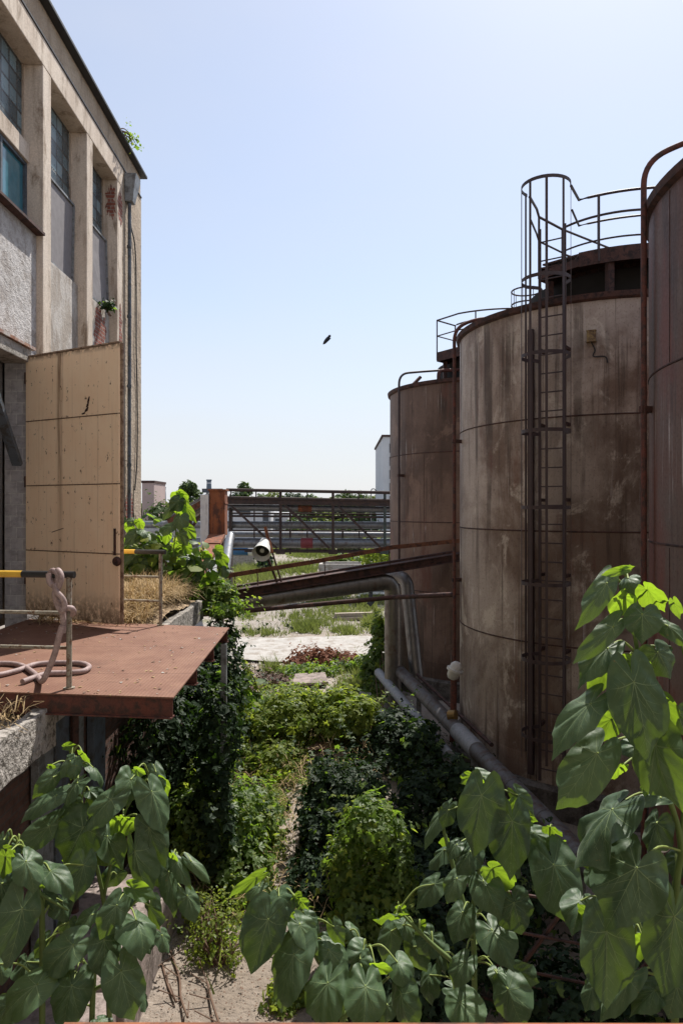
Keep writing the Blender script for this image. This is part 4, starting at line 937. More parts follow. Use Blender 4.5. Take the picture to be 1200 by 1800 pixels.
# ---- rusty box duct that drops from the bridge and slopes towards the dock
def duct():
    t = thing('box_duct', 'rust orange box duct standing upright then sloping down to the dock', 'duct', P(385, 960, 22))
    Y = 22; w_ = .50; top = P(384, 863, Y); el = P(384, 938, Y); en = P(338, 1016, 16.5)
    mb = MB(); mb.box(el.x-w_/2, el.x+w_/2, Y-.25, Y+.25, el.z-.05, top.z); mb.box(el.x-w_/2-.04, el.x+w_/2+.04, Y-.29, Y+.29, top.z, top.z+.05); mb.box(el.x-w_/2-.015, el.x+w_/2+.015, Y-.265, Y+.265, top.z-.42, top.z-.37); mb.build('upright_duct', 'rust_orange', t, bevel=.006)
    sd = V(1, 0, 0); mb = MB(); mb.bar(el+V(0, -.2, -.05), en, .50, .12); mb.build('sloping_cover', 'rust_orange', t, bevel=.006)
    for f in (.33, .66):
        mb = MB(); c = el.lerp(en, f); d = (en-el).normalized(); mb.bar(c-d*.02+V(0, 0, .02), c+d*.02+V(0, 0, .02), .53, .13); mb.build('lap_joint', 'rust', t)
    mb = MB(); mb.box(el.x-w_/2-.27, el.x-w_/2-.004, Y-.3, Y-.05, el.z-.4, top.z-.12); mb.build('side_panel', 'galvanised', t, bevel=.01)
    mb = MB(); mb.bar(el+V(-w_/2-.14, -.25, -.38), en+V(-.40, 0, -.1), .26, .14); mb.build('side_cover', 'galvanised', t, bevel=.01)
    mb = MB(); mb.box(el.x-w_/2-.3, el.x+.1, Y+.1, Y+.3, top.z-.05, top.z+.08); mb.build('cap_sheet', 'blue_grey', t)
    mb = MB(); mb.bar(V(el.x+.05, Y+.1, GZ), V(el.x+.05, Y+.1, el.z-.06), .2, .2, (0, 1, 0)); mb.build('leg', 'rust_dark', t)
duct()
t = thing('conveyor_canopy', 'sagging rusty canopy roof sloping down left of the box duct', 'canopy', P(330, 930, 25))
a0, a1 = P(366, 868, 24), P(300, 908, 24); dv = V(0, 2.2, 0)
mb = MB(); mb.hexa([a1, a0, a0+dv, a1+dv]+[p+V(0, 0, .05) for p in (a1, a0, a0+dv, a1+dv)]); mb.build('roof_sheet', 'steel_grey', t)
mb = MB(); mb.bar(P(366, 878, 23.9), P(296, 918, 23.9), .08, .2); mb.build('edge_beam', 'rust', t)
mb = MB(); mb.tube([P(366, 890, 24.3), P(290, 925, 24.3)], .16, 14); mb.build('pipe_run', 'cladding_dirty', t, smooth=40)
mb = MB(); mb.bar(P(362, 892, 24), P(332, 935, 24), .09, .09, (0, 1, 0)); mb.bar(P(335, 905, 24), V(P(335, 0, 24).x, 24, GZ), .1, .1, (0, 1, 0)); mb.build('brace', 'rust_dark', t)

# ================================================================== BACKGROUND
def far_house(name, label, px0, px1, pyt, Y, mat, depth=8, cat='building', roof='far_roof', wins=(), over=.15):
    a, b = P(px0, pyt, Y), P(px1, pyt, Y); t = thing(name, label, cat, V((a.x+b.x)/2, Y, GZ))
    mb = MB(); mb.box(a.x, b.x, Y, Y+depth, GZ-.1, a.z); mb.build('wall', mat, t)
    mb = MB(); mb.box(a.x-over, b.x+over, Y-over, Y+depth+over, a.z+.003, a.z+.22); mb.build('roof', roof, t)
    for (x0, y0, x1, y1) in wins:
        p, q = P(x0, y1, Y), P(x1, y0, Y); mb = MB(); mb.box(p.x, q.x, Y-.05, Y+.05, p.z, q.z); wn_ = mb.build('window', 'window_dark', t)
        mb = MB(); mb.box(p.x-.08, q.x+.08, Y-.12, Y-.051, p.z-.1, p.z); mb.build('sill', mat, wn_)
    return t
far_house('workshop_building', 'long low pale workshop behind the bridge pipes', 385, 476, 886, 84, 'far_plaster', 14, wins=[(462, 893, 472, 925), (420, 895, 440, 905)])
far_house('shed', 'small grey shed with dark door beyond the pale workshop', 479, 506, 904, 88, 'far_plaster', 8, wins=[(484, 912, 492, 945)])
far_house('stair_tower', 'narrow pinkish tower block just past the factory hall corner', 250, 271, 849, 62, 'far_pink', 4, roof='rust_dark', over=.06)
far_house('flat_roofed_shed', 'low shed with pale flat roof behind the dock plants', 225, 352, 934, 40, 'far_plaster', 9, wins=[(262, 945, 310, 965)])
t = far_house('tower_block', 'tall pale apartment-like block half hidden behind the far tank', 673, 930, 768, 72, 'tower_wall', 16, roof='rust_dark', wins=[(684, y, 688, y+16) for y in (780, 803, 826, 849, 872)]+[(690, y, 700, y+16) for y in (780, 803, 826, 849, 872)])
def chimney(label, px, py, wpx, Y, bands, h):
    t = thing('factory_chimney', label, 'chimney', V(P(px, 0, Y).x, Y, GZ)); top = P(px, py, Y).z; r = wpx/2/F*Y; c = V(P(px, 0, Y).x, Y, 0)
    mb = MB(); mb.lathe(c, [(r*1.7, GZ), (r, top-.01), (0, top)], 20); mb.build('shaft', 'chimney_blue', t, smooth=40)
    for (y0, y1) in bands:
        mb = MB(); z0, z1 = P(px, y1, Y).z, P(px, y0, Y).z; mb.lathe(c, [(r*1.08, z0), (r*1.06, z1)], 20); mb.build('painted_band', 'chimney_white', t, smooth=40)
    mb = MB(); mb.lathe(c, [(r*1.0, top-.1), (r*1.22, top), (r*1.22, top+.4), (r*.8, top+.4)], 20); mb.build('rim', 'chimney_blue', t)
chimney('slim distant chimney with one pale band, left of the tree', 289, 858, 5, 260, [(862, 866)], 0)
chimney('thicker grey chimney with pale bands rising over the canopy', 367.5, 845, 8, 240, [(848.5, 850), (852, 853.5)], 0)
def lamp():
    Y = 60; t = thing('street_lamp', 'curved neck street lamp standing beyond the bridge', 'street lamp', V(P(652, 0, Y).x, Y, GZ))
    mb = MB(); a_ = P(652, 0, Y).x; z = P(0, 862, Y).z; mb.tube([V(a_, Y, GZ), V(a_, Y, z-.2)]+arc(V(a_+.2, Y, z-.05), .2, 180, 20, 8, (1, 0, 0), (0, 0, 1)), .045, 8); mb.build('pole', 'steel_grey', t)
    mb = MB(); mb.lathe(V(a_+.42, Y, z-.28), [(.22, 0), (.16, .12), (.09, .22), (.07, .34), (0, .36)], 12); mb.build('lamp_head', 'blue_grey', t)
lamp()
# yard furniture
def block(name, label, cat, px0, px1, pyb, h, dep, mat, bev=.02, group=None):
    a, b = G(px0, pyb), G(px1, pyb); mb = MB(); mb.box(a.x, b.x, a.y, a.y+dep, GZ-.02, GZ+h)
    return tag(mb.build(name, mat, None, bevel=bev), label, cat, group)
def trough():
    a, b = G(560, 1012), G(692, 1012); t = thing('concrete_trough', 'long pale concrete trough lying in the yard behind the sloping beam', 'trough', (a+b)/2)
    mb = MB(); mb.box(a.x, b.x, a.y, a.y+.25, GZ, GZ+.85); mb.box(a.x, b.x, a.y+2.2, a.y+2.45, GZ, GZ+.85); mb.build('side_wall', 'concrete_pale', t, bevel=.03)
    mb = MB(); mb.box(a.x, a.x+.25, a.y+.253, a.y+2.197, GZ, GZ+.82); mb.box(b.x-.25, b.x, a.y+.253, a.y+2.197, GZ, GZ+.82); mb.build('end_wall', 'concrete_pale', t, bevel=.03)
    p = G(654, 1003); mb = MB(); mb.box(p.x-.35, p.x+.35, p.y-.5, p.y-.1, GZ, P(0, 968, p.y).z); tag(mb.build('concrete_post', 'concrete', None, bevel=.03), 'short concrete post standing by the trough end', 'post')
trough()
t = thing('concrete_bunker', 'low concrete bunker with open front under the bridge pipes', 'bunker', G(427, 996))
a, b = G(407, 996), G(447, 996); mb = MB(); mb.box(a.x, b.x, a.y, a.y+2.5, GZ, GZ+.95); mb.build('body', 'concrete', t, bevel=.03)
mb = MB(); mb.box(a.x-.05, b.x+.1, a.y-.06, a.y+2.55, GZ+.953, GZ+1.1); mb.build('lid', 'concrete_pale', t, bevel=.03)
mb = MB(); q = [P(410, 967, 55), P(437, 967, 55)]; mb.tube(q, .42, 18); mb.k = 1; mb.tube([q[1], P(458, 968, 55)], .42, 18)
tag(mb.build('storage_pipe', ['blue_paint', 'white_paint'], None, smooth=40), 'blue and white pipe length lying on the bunker', 'pipe')
def timber():
    a, b = G(584, 1092), G(660, 1090); t = thing('timber_stack', 'weathered pale timber beam stack lying on the gravel', 'timber', (a+b)/2)
    for k, (dy, dz) in enumerate(((0, 0), (.22, .0), (.1, .17))):
        mb = MB(); mb.bar(a+V(.05*k, dy, .09+dz), b+V(.1-.05*k, dy+.05, .09+dz), .2, .16); mb.build('timber_beam', 'wood_grey', t, bevel=.01)
timber()
def pallets():
    a = G(630, 1056); t = thing('panel_stack', 'stack of white and grey panels seen under the silver pipe', 'panels', a)
    for k in range(4):
        mb = MB(); x = a.x+(.1 if k % 2 else -.05); mb.box(x, x+2.6, a.y, a.y+1.3, a.z+.17*k, a.z+.17*k+(.06 if k % 2 else .14)); mb.build('panel', 'white_paint' if k % 2 == 0 else 'blue_grey', t, bevel=.01)
pallets()
def plate(name, label, cat, px, pts, th, mat, z=.08, zg=GZ):
    q = [G(x, y, zg)+V(0, 0, z) for x, y in pts]; mb = MB(); mb.hexa(q+[p+V(0, 0, th) for p in q]); return tag(mb.build(name, mat, None, bevel=.008), label, cat)
plate('concrete_slab', 'flat pinkish grey concrete slab lying in front of the dry pile', 'slab', 0, [(512, 1212), (577, 1208), (571, 1190), (519, 1193)], .07, 'slab_pink')
plate('steel_plate', 'rusty pink steel plate lying between the bushes', 'plate', 0, [(536, 1324), (592, 1322), (588, 1301), (545, 1304)], .02, 'slab_rust', .06, -4.48)
plate('stone_slab', 'small pale slab beside the ivy by the silver pipe', 'slab', 0, [(628, 1238), (656, 1236), (650, 1222), (632, 1224)], .06, 'concrete_pale')
def handrail():
    Y = 13.6; t = thing('handrail', 'thin grey tubular handrail rising from the bushes beside the silver pipe', 'handrail', P(625, 1340, Y))
    mb = MB(); mb.tube([P(625, 1345, Y), P(622, 1261, Y), P(700, 1259, Y)], .028, 8); mb.build('post', 'steel_grey', t)
    for a_, b_ in (((624, 1263), (636, 1292)), ((624, 1292), (634, 1312))):
        mb = MB(); mb.tube([P(*a_, Y-.1), P(*b_, Y-.5)], .028, 8); mb.build('strut', 'pale_tube', t)
handrail()
def sheet(label, px, py, w_, h_, seed):
    rng = np.random.default_rng(seed); c = G(px, py); n = 9; mb = MB()
    for j in range(n):
        for i in range(n): mb.v.append((c.x+(i/(n-1)-.5)*w_, c.y+(j/(n-1)-.5)*h_, GZ+.12+rng.uniform(0, .16)))
    for j in range(n-1):
        for i in range(n-1): mb.f.append([j*n+i, j*n+i+1, j*n+n+i+1, j*n+n+i]); mb.mi.append(0)
    tag(mb.build('plastic_sheet', 'tarp', None), label, 'sheet')
sheet('crumpled whitish plastic sheet among dark debris behind the platform post', 412, 1200, .75, 1.1, 4)

# unseen house wall behind the viewer, added to bounce sunlight into the scene
t = thing('bounce_wall', 'unseen plastered house wall with balcony slab, added behind the viewer to bounce sunlight', 'building', V(0, -1.6, GZ))
mb = MB(); mb.box(-9, 10, -2.2, -1.6, GZ, 7.5); mb.build('wall', 'plaster_warm', t)
mb = MB(); mb.box(-1.6, 2.4, -1.597, .8, -1.75, -1.6); mb.build('balcony_slab', 'concrete', t)
# ================================================================== TREES
def far_tree(name, label, px, pyt, Y, wpx, seed, mat='tree_leaf', group='trees beyond the yard', n=1500, size=.55):
    rng = np.random.default_rng(seed); x = P(px, 0, Y).x; zt = P(0, pyt, Y).z; hw = wpx/2/F*Y; h = zt-GZ
    t = thing(name, label, 'tree', V(x, Y, GZ), group)
    mb = MB(); mb.tube(spline([V(x, Y, GZ-.1), V(x+.1, Y, GZ+h*.3), V(x-.1, Y, GZ+h*.75)], 4), [.24-.018*i for i in range(9)], 8)
    for k in range(5):
        a = rng.uniform(0, 6.28); s_ = V(x, Y, GZ+h*rng.uniform(.25, .5)); mb.tube([s_, s_+V(math.cos(a)*hw*.6, math.sin(a)*hw*.5, h*.25)], [.09, .03], 6)
    mb.build('trunk', 'bark', t)
    blobs = []
    for k in range(9):
        a = rng.uniform(0, 6.28); q = rng.uniform(.3, .75); zz = GZ+h*rng.uniform(.3, .92)
        rr = hw*rng.uniform(.32, .5)*(1.05-.35*(zz-GZ)/h); blobs.append(((x+math.cos(a)*hw*q, Y+math.sin(a)*hw*q, min(zz, zt-rr*.9)), rr, rr, rr*.85))
    rr = hw*.4; blobs.append(((x, Y, zt-rr*.8), rr, rr, rr*.8)); blobs.append(((x, Y, GZ+h*.45), hw*.7, hw*.7, h*.35))
    p, nr = blob_pts(blobs, n, rng, .5, GZ); v, f, r = leaves(p, nr, size, rng, 'd', .3)
    npmesh('crown', v, f, mat, t, rnd=r); return t
far_tree('broadleaf_tree', 'big dark tree rising between the two chimneys', 332, 846, 112, 66, 11, 'tree_leaf', n=3200, size=.6)
far_tree('broadleaf_tree', 'round dark tree top showing above the bridge rail by the box duct', 428, 849, 112, 44, 12, 'tree_leaf', n=2200, size=.6)
protos = []
rng0 = random.Random(21)
kinds = (('broadleaf_tree', 'tree_leaf'), ('broadleaf_tree', 'tree_leaf_yellow'), ('broadleaf_tree', 'tree_leaf_dark'))
spots = []
for i, px in enumerate(range(266, 720, 22)):
    if 310 < px < 350: continue
    spots.append((px+rng0.uniform(-8, 8), 868+rng0.uniform(-5, 9) if px > 400 else 884+rng0.uniform(-6, 3), 108+rng0.uniform(-8, 14), rng0.uniform(60, 84), i))
for i, px in enumerate((590, 612, 634, 656, 680)):
    spots.append((px, 889+rng0.uniform(-6, 12), 86+rng0.uniform(-3, 4), rng0.uniform(46, 64), 40+i))
GRP = 'hazy green trees of the wood edge beyond the yard'
for (px, py, Y, wpx, i) in spots:
    far_tree('broadleaf_tree', 'one of the mid green trees massed along the far edge of the yard', px, py, Y, wpx, 100+i, ('tree_leaf', 'tree_leaf', 'tree_leaf_yellow', 'tree_leaf_dark')[i % 4], GRP, 1700, .7)
for k, (px, py, Y, wp, hp, m) in enumerate(((664, 975, 44, 60, 56, 'creeper_yellow'), (525, 938, 78, 60, 62, 'tree_leaf'), (575, 935, 80, 80, 66, 'tree_leaf_yellow'), (618, 936, 79, 60, 60, 'tree_leaf'), (465, 985, 52, 22, 26, 'creeper_shaded'), (610, 985, 62, 60, 22, 'creeper_leaf'), (640, 930, 75, 60, 40, 'tree_leaf'), (280, 905, 60, 46, 46, 'tree_leaf'))):
    c = P(px, py, Y); b = blob(px, py, Y, wp, hp)
    lb = ('yellow green bush behind the trough end, next to the far tank', 'mid green bush between the bridge pipes, next to the small grey shed', 'broad yellowish bush in the middle of the gap between the bridge pipes', 'rounded green bush left of the leafy one near the pale tower', 'small dark bush beside the concrete bunker', 'low green bush row beyond the trough', 'leafy bush between bridge pipes and pale tower', 'green bush at the foot of the pinkish tower')[k]
    shrub('bush', lb, 'bush', V(c.x, c.y, GZ), [b, ((b[0][0], b[0][1], (b[0][2]+GZ)/2), b[1]*.9, b[2]*.9, max(.3, abs(b[0][2]-GZ)*.7))], 900, .3*Y/50, m, 300+k, 'd')

# ================================================================== SHRUBS, CREEPERS, WEEDS OF THE YARD
def gb(px, py): return G(px, py)
shrub('creeper_shrub', 'leafy creeper mound with sunlit pale top standing free in the shade', 'bush', G(650, 1690), [blob(652, 1450, 7.5, 100, 96, .42), blob(618, 1530, 7.6, 90, 150, .42), blob(690, 1540, 7.5, 84, 190, .42), blob(650, 1600, 7.3, 120, 120, .45)], 4200, .062, 'creeper_leaf', 1, 't')
shrub('creeper_shrub', 'wide dark creeper thicket in shade left of the sunlit mound', 'bush', gb(560, 1560), [blob(580, 1430, 9.9, 110, 190, .6), blob(556, 1510, 9.4, 70, 180, .5), blob(610, 1400, 10.6, 140, 130, .6), blob(560, 1560, 8.8, 110, 120, .5)], 5200, .075, 'creeper_shaded', 2, 't')
shrub('creeper_shrub', 'dark creeper thicket around the foot of the first silver pipe', 'bush', gb(690, 1400), [blob(690, 1330, 12.6, 120, 150, .8), blob(640, 1350, 12.8, 90, 110, .6), blob(740, 1360, 12.0, 90, 190, .7), blob(690, 1290, 13.6, 70, 80, .6)], 5600, .085, 'creeper_shaded', 3, 't')
shrub('creeper_shrub', 'dark creeper thicket under the grey foot pipe', 'bush', gb(760, 1490), [blob(740, 1450, 10.2, 120, 170, .6), blob(800, 1420, 10.0, 90, 160, .5), blob(730, 1540, 9.2, 110, 170, .6)], 4200, .08, 'creeper_shaded', 4, 't')
shrub('creeper_shrub', 'sunlit creeper bank on the left, below the ivy wall', 'bush', gb(400, 1570), [blob(390, 1450, 9.4, 150, 150, .7), blob(450, 1440, 9.9, 80, 120, .6), blob(340, 1440, 9.0, 90, 140, .5), blob(420, 1530, 8.9, 130, 110, .5)], 5200, .072, 'creeper_leaf', 5, 't')
shrub('creeper_shrub', 'round bright bush in the sun left of the yard slab', 'bush', P(510, 1310, 13.2), [blob(510, 1262, 13.2, 130, 80, .8), blob(470, 1272, 13.0, 80, 60, .6), blob(545, 1250, 13.5, 80, 70, .6)], 5200, .085, 'creeper_yellow', 6, 't')
shrub('creeper_shrub', 'bright yellowish bush in the sun beside the tubular handrail', 'bush', P(605, 1312, 13.0), [blob(600, 1250, 13.4, 90, 70, .7), blob(630, 1262, 13.0, 80, 70, .5), blob(592, 1272, 12.8, 60, 60, .4)], 4600, .085, 'creeper_yellow', 7, 't')
shrub('weed_clump', 'low yellowish weeds in half shade before the round bright bush', 'weeds', P(460, 1345, 12.4), [blob(430, 1320, 12.6, 120, 50, .8), blob(480, 1330, 12.3, 110, 56, .7), blob(500, 1370, 12, 60, 60, .5)], 3600, .085, 'creeper_yellow', 8, 't', lo=.3)
shrub('ivy_curtain', 'dark ivy curtain hanging from the dock below the steel platform', 'ivy', V(-2.2, 10.6, GZ), [((-2.5, 9.4, -3.3), .42, .9, 1.1), ((-2.45, 10.8, -3.5), .45, .9, 1.15), ((-2.4, 12.2, -3.4), .5, .9, 1.15), ((-2.25, 10.2, -4.3), .5, 1.2, .8), ((-2.3, 12.2, -4.3), .55, 1.2, .8), ((-1.6, 8.85, -2.95), .28, .3, .6), ((-1.85, 9.7, -3.6), .35, .6, .8), ((-1.62, 8.75, -4.0), .26, .26, .75), ((-2.2, 12.5, -3.0), .42, .7, 1.15)], 10500, .085, 'creeper_shaded', 9, 't')
shrub('creeper_shrub', 'bright green creeper spilling over the end of the dock parapet', 'bush', V(-2.5, 13.1, -2.0), [blob(374, 1062, 13.4, 70, 92, .5), blob(396, 1150, 12.9, 48, 110, .45), blob(345, 1032, 13.6, 80, 45, .5), blob(388, 1110, 13.2, 46, 90, .45), blob(400, 1045, 13.2, 30, 40, .3)], 5200, .085, 'creeper_leaf', 10, 't')
shrub('dock_bush', 'leafy bush massed round the sapling stems on the dock behind the short railing', 'bush', P(290, 1030, 12.4), [blob(255, 975, 12.3, 80, 90, .5), blob(325, 985, 12.9, 90, 80, .5), blob(290, 1010, 12.6, 90, 60, .4)], 520, .17, 'creeper_leaf', 31, 'r', lo=.2)
shrub('ivy_curtain', 'ivy climbing in the sun beside the silver elbow pipe', 'ivy', gb(668, 1250), [blob(664, 1110, 19.2, 26, 60, .4), blob(668, 1165, 18.8, 44, 70, .5), blob(650, 1180, 18.9, 36, 50, .4), blob(672, 1225, 18.4, 60, 80, .5), blob(650, 1235, 18.4, 40, 40, .4)], 3600, .10, 'creeper_leaf', 13, 't', lo=.2)
shrub('dry_shrub', 'reddish brown dried shrub pile at the edge of the track', 'bush', gb(560, 1176), [blob(560, 1158, 21.8, 100, 36, .7), blob(600, 1160, 21.8, 80, 28, .6), blob(530, 1165, 21.5, 50, 24, .5)], 2200, .13, 'dry_leaf', 14, 'd', lo=.2, stems=14)
shrub('weed_clump', 'green weeds growing out of the dried shrub pile', 'weeds', gb(555, 1188), [blob(540, 1180, 20.6, 110, 22, .6), blob(605, 1172, 21.2, 70, 26, .5), blob(640, 1165, 21, 40, 30, .5)], 2600, .11, 'creeper_leaf', 15, 'd', lo=.2)
shrub('debris_heap', 'dark heap of dead branches behind the platform corner', 'debris', gb(455, 1215), [blob(455, 1195, 19.5, 110, 34, .7), blob(490, 1200, 19.3, 60, 26, .5)], 700, .10, 'dry_dark', 16, 'd', lo=.2, stems=60)
shrub('large_leaf_weed', 'large leaved weed in the sun beside the ivy curtain', 'weeds', gb(430, 1290), [blob(430, 1235, 13.8, 60, 70, .5), blob(405, 1215, 13.9, 50, 50, .4), blob(440, 1265, 13.6, 50, 50, .4)], 420, .24, 'creeper_leaf', 17, 'r')
shrub('weed_clump', 'dry yellow green weeds at the left of the bare foreground path', 'weeds', gb(385, 1690), [blob(390, 1625, 7.8, 90, 120, .4), blob(360, 1655, 7.6, 70, 80, .35), blob(412, 1675, 7.5, 40, 60, .3), blob(350, 1600, 8.0, 60, 70, .3)], 1500, .042, 'creeper_yellow', 18, 'd', lo=.05, stems=40)
shrub('weed_clump', 'small green weed on the bare path by the central sapling', 'weeds', gb(500, 1785), [blob(505, 1765, 6.9, 80, 40, .25)], 420, .05, 'creeper_yellow', 19, 't', lo=.1)
shrub('creeper_shrub', 'dark undergrowth filling the hollow below the right hand saplings', 'bush', V(1.3, 7.4, GZ), [((1.2, 7.6, -4.6), .9, .9, .5), ((2.0, 8.4, -4.5), .8, .8, .6), ((.6, 6.9, -4.75), .8, .6, .4), ((2.3, 6.6, -4.8), .7, .7, .4)], 5200, .075, 'creeper_shaded', 20, 't')
shrub('weed_clump', 'patchy low weeds between path and dark thicket', 'weeds', gb(470, 1480), [blob(480, 1420, 11.2, 60, 60, .5), blob(470, 1490, 9.9, 50, 60, .5)], 1400, .07, 'creeper_yellow', 23, 't', lo=.2)
shrub('roof_weed', 'wispy weed growing on the roof edge of the factory hall', 'weeds', W(14.0, .0, 7.76), [blob(233, 258, 14.6, 26, 34, .2), blob(226, 240, 14.4, 24, 20, .2)], 90, .07, 'creeper_leaf', 21, 'd', lo=.1, stems=9)
shrub('wall_weed', 'tuft of fern growing in the hall window bay beside loose shutter', 'weeds', W(13.9, -.1, 3.95), [blob(191, 548, 13.6, 18, 24, .15)], 160, .07, 'creeper_shaded', 22, 'd', lo=.1, stems=4)
# trailing vine behind the platform post
rngv = np.random.default_rng(5); pts = spline([P(408, 1138, 13.5), P(428, 1165, 13.6), P(445, 1190, 13.7), P(456, 1222, 13.8)], 10)
t = thing('vine_strand', 'single trailing vine slanting down from the platform corner', 'vine', P(456, 1222, 13.8)); mb = MB(); mb.tube(pts, .012, 6); mb.build('stem', 'twig', t)
pp = np.array([tuple(pts[rngv.integers(0, len(pts))]+V(*rngv.uniform(-.06, .06, 3))) for k in range(160)]); v, f, r = leaves(pp, rngv.normal(0, 1, (160, 3)), .07, rngv, 'd'); npmesh('foliage', v, f, 'creeper_yellow', t, rnd=r)

# grass of the yard: countless blades in patches (stuff)
def grass():
    rng = np.random.default_rng(77)
    patches = [(440, 1011, 90, 26, 1), (525, 1000, 70, 16, .8), (585, 1052, 66, 34, .9), (645, 1066, 56, 34, 1), (524, 1083, 66, 18, .6), (545, 1104, 70, 30, 1), (602, 1112, 56, 16, .9),
               (455, 1114, 70, 13, .7), (478, 964, 60, 14, .7), (630, 980, 90, 16, .8), (560, 1030, 60, 24, .5), (470, 1040, 60, 22, .35), (440, 1085, 40, 14, .25), (655, 1095, 50, 24, .9), (630, 1195, 60, 60, .55), (480, 1180, 60, 26, .35),
               (600, 1140, 120, 10, .12), (610, 1220, 50, 40, .5), (420, 985, 60, 12, .6), (540, 975, 60, 10, .4), (470, 1440, 60, 120, .16), (420, 1720, 120, 60, .06), (600, 1085, 60, 20, .5)]
    X_, Y_ = [], []
    for (px, py, w_, h_, dn) in patches:
        c = G(px, py); hx = w_/2/F*c.y; hy = (G(px, py-h_/2).y-G(px, py+h_/2).y)/2; m = int(dn*900*hx*hy*3.14)
        a, r_ = rng.uniform(0, 6.28, m), np.abs(rng.normal(0, .62, m)); X_.append(c.x+np.cos(a)*r_*hx); Y_.append(c.y+np.sin(a)*r_*hy)
    x, y = np.concatenate(X_), np.concatenate(Y_)
    k = 0*x
    for j in range(12):
        fr = 1.6*1.22**j; an = rng.uniform(0, 6.28); k = k+np.sin(fr*(x*np.cos(an)+y*np.sin(an)*.6)+rng.uniform(0, 6.28))
    keep = k*.4+rng.normal(0, .3, len(x)) > -.1
    tr = (y > G(400, 1168).y-.2) & (y < G(400, 1122).y+.2); keep &= ~(tr & (rng.uniform(0, 1, len(x)) > .12))
    x, y = x[keep], y[keep]; n = len(x); h = rng.uniform(.08, .30, n)*np.where(y > 34, 1.4, 1.0)*rng.choice([1, 1, 1, 1, 1.9], n)
    a = rng.uniform(0, 6.28, n); wv = .008+.0005*y; lean = rng.normal(0, .45, (n, 2))*h[:, None]
    b0 = np.stack([x-np.cos(a)*wv, y-np.sin(a)*wv, np.full(n, GZ)], 1); b1 = np.stack([x+np.cos(a)*wv, y+np.sin(a)*wv, np.full(n, GZ)], 1)
    tp = np.stack([x+lean[:, 0], y+lean[:, 1], GZ+h], 1); v = np.stack([b0, b1, tp], 1).reshape(-1, 3)
    o = npmesh('grass', v, np.arange(3*n).reshape(-1, 3), 'grass_blade', rnd=np.repeat(np.clip(.5+.3*np.sin(x*.7)+rng.normal(0, .25, n), 0, 1), 3)); struct(o, 'stuff'); o['label'] = 'thin green and yellowing grass growing in patches over the yard gravel'; o['category'] = 'grass'
    # stones and rubble
    n = 9000; y = 16+rng.uniform(0, 1, n)**1.5*45; x = rng.uniform(-.24, .1, n)*y; s_ = rng.uniform(.012, .05, n)*(1+y*.012)
    tv = np.array([(1, 0, 0), (-.5, .85, 0), (-.5, -.85, 0), (0.1, .1, .8)]); tf = np.array([(0, 1, 3), (1, 2, 3), (2, 0, 3)])
    v = np.stack([x, y, np.full(n, GZ)], 1)[:, None, :]+s_[:, None, None]*tv[None]*rng.uniform(.6, 1.3, (n, 1, 3)); f = tf[None]+(np.arange(n)*4)[:, None, None]
    o = npmesh('gravel', v.reshape(-1, 3), f.reshape(-1, 3), 'concrete_pale'); struct(o, 'stuff'); o['label'] = 'pale gravel and rubble scattered over the yard'; o['category'] = 'gravel'
    n = 9000; y = rng.uniform(6, 16, n); x = rng.uniform(-2.4, 1.0, n)+.0*y; s_ = rng.uniform(.003, .017, n)
    v = np.stack([x, y, np.full(n, GZ+.03)], 1)[:, None, :]+s_[:, None, None]*tv[None]*rng.uniform(.5, 1.4, (n, 1, 3)); f = tf[None]+(np.arange(n)*4)[:, None, None]
    o = npmesh('rubble', v.reshape(-1, 3), f.reshape(-1, 3), 'twig'); struct(o, 'stuff'); o['label'] = 'dark crumbs and dead leaf litter on the bare path'; o['category'] = 'litter'
grass()
def cover():
    rng = np.random.default_rng(123); n = 16000; y = rng.uniform(8, 19, n); x = rng.uniform(-2.2, 1.2, n)
    k = np.sin(x*2.1+y*1.3)+np.sin(x*1.2-y*2.2+1)+np.sin(x*4.1+y*3.3+2)*.7+rng.normal(0, .5, n)+np.where(y > 11, .5, 0); m = (k > .85) & ((np.abs(x+.85) > .32) | (y > 11.3)) ; x, y = x[m], y[m]; n = len(x)
    p = np.stack([x, y, gz(x, y)+rng.uniform(.02, .22, n)], 1); v, f, r = leaves(p, np.tile((0, 0, 1.), (n, 1)), np.full(n, .06)*rng.choice([.6, 1, 1.6], n), rng, 't')
    o = npmesh('ground_cover', v, f, ['creeper_yellow', 'creeper_leaf'], rnd=r, mi=np.repeat(rng.integers(0, 2, n), len(TM['t'][1]))); struct(o, 'stuff'); o['label'] = 'scruffy yellow green weeds creeping over the ground between the bushes'; o['category'] = 'ground cover'
    n = 420; a, b = rng.uniform(0, 1, n), rng.uniform(0, 1, n)**1.3; p = np.array([tuple(NL.lerp(NR, i).lerp(FL.lerp(FR, i), j)) for i, j in zip(a, b)]); p[:, 2] = -1.595
    v, f, r = leaves(p, np.tile((0, 0, 1.), (n, 1)), np.full(n, .026)*rng.choice([.4, .7, 1, 1.6], n), rng, 'd', 0, .15)
    o = npmesh('leaf_litter', v, f, ['straw', 'concrete_pale', 'twig'], rnd=r, mi=np.repeat(rng.integers(0, 3, n), 2)); struct(o, 'stuff'); o['label'] = 'pale flakes and leaf litter strewn over the rusty platform'; o['category'] = 'litter'
cover()
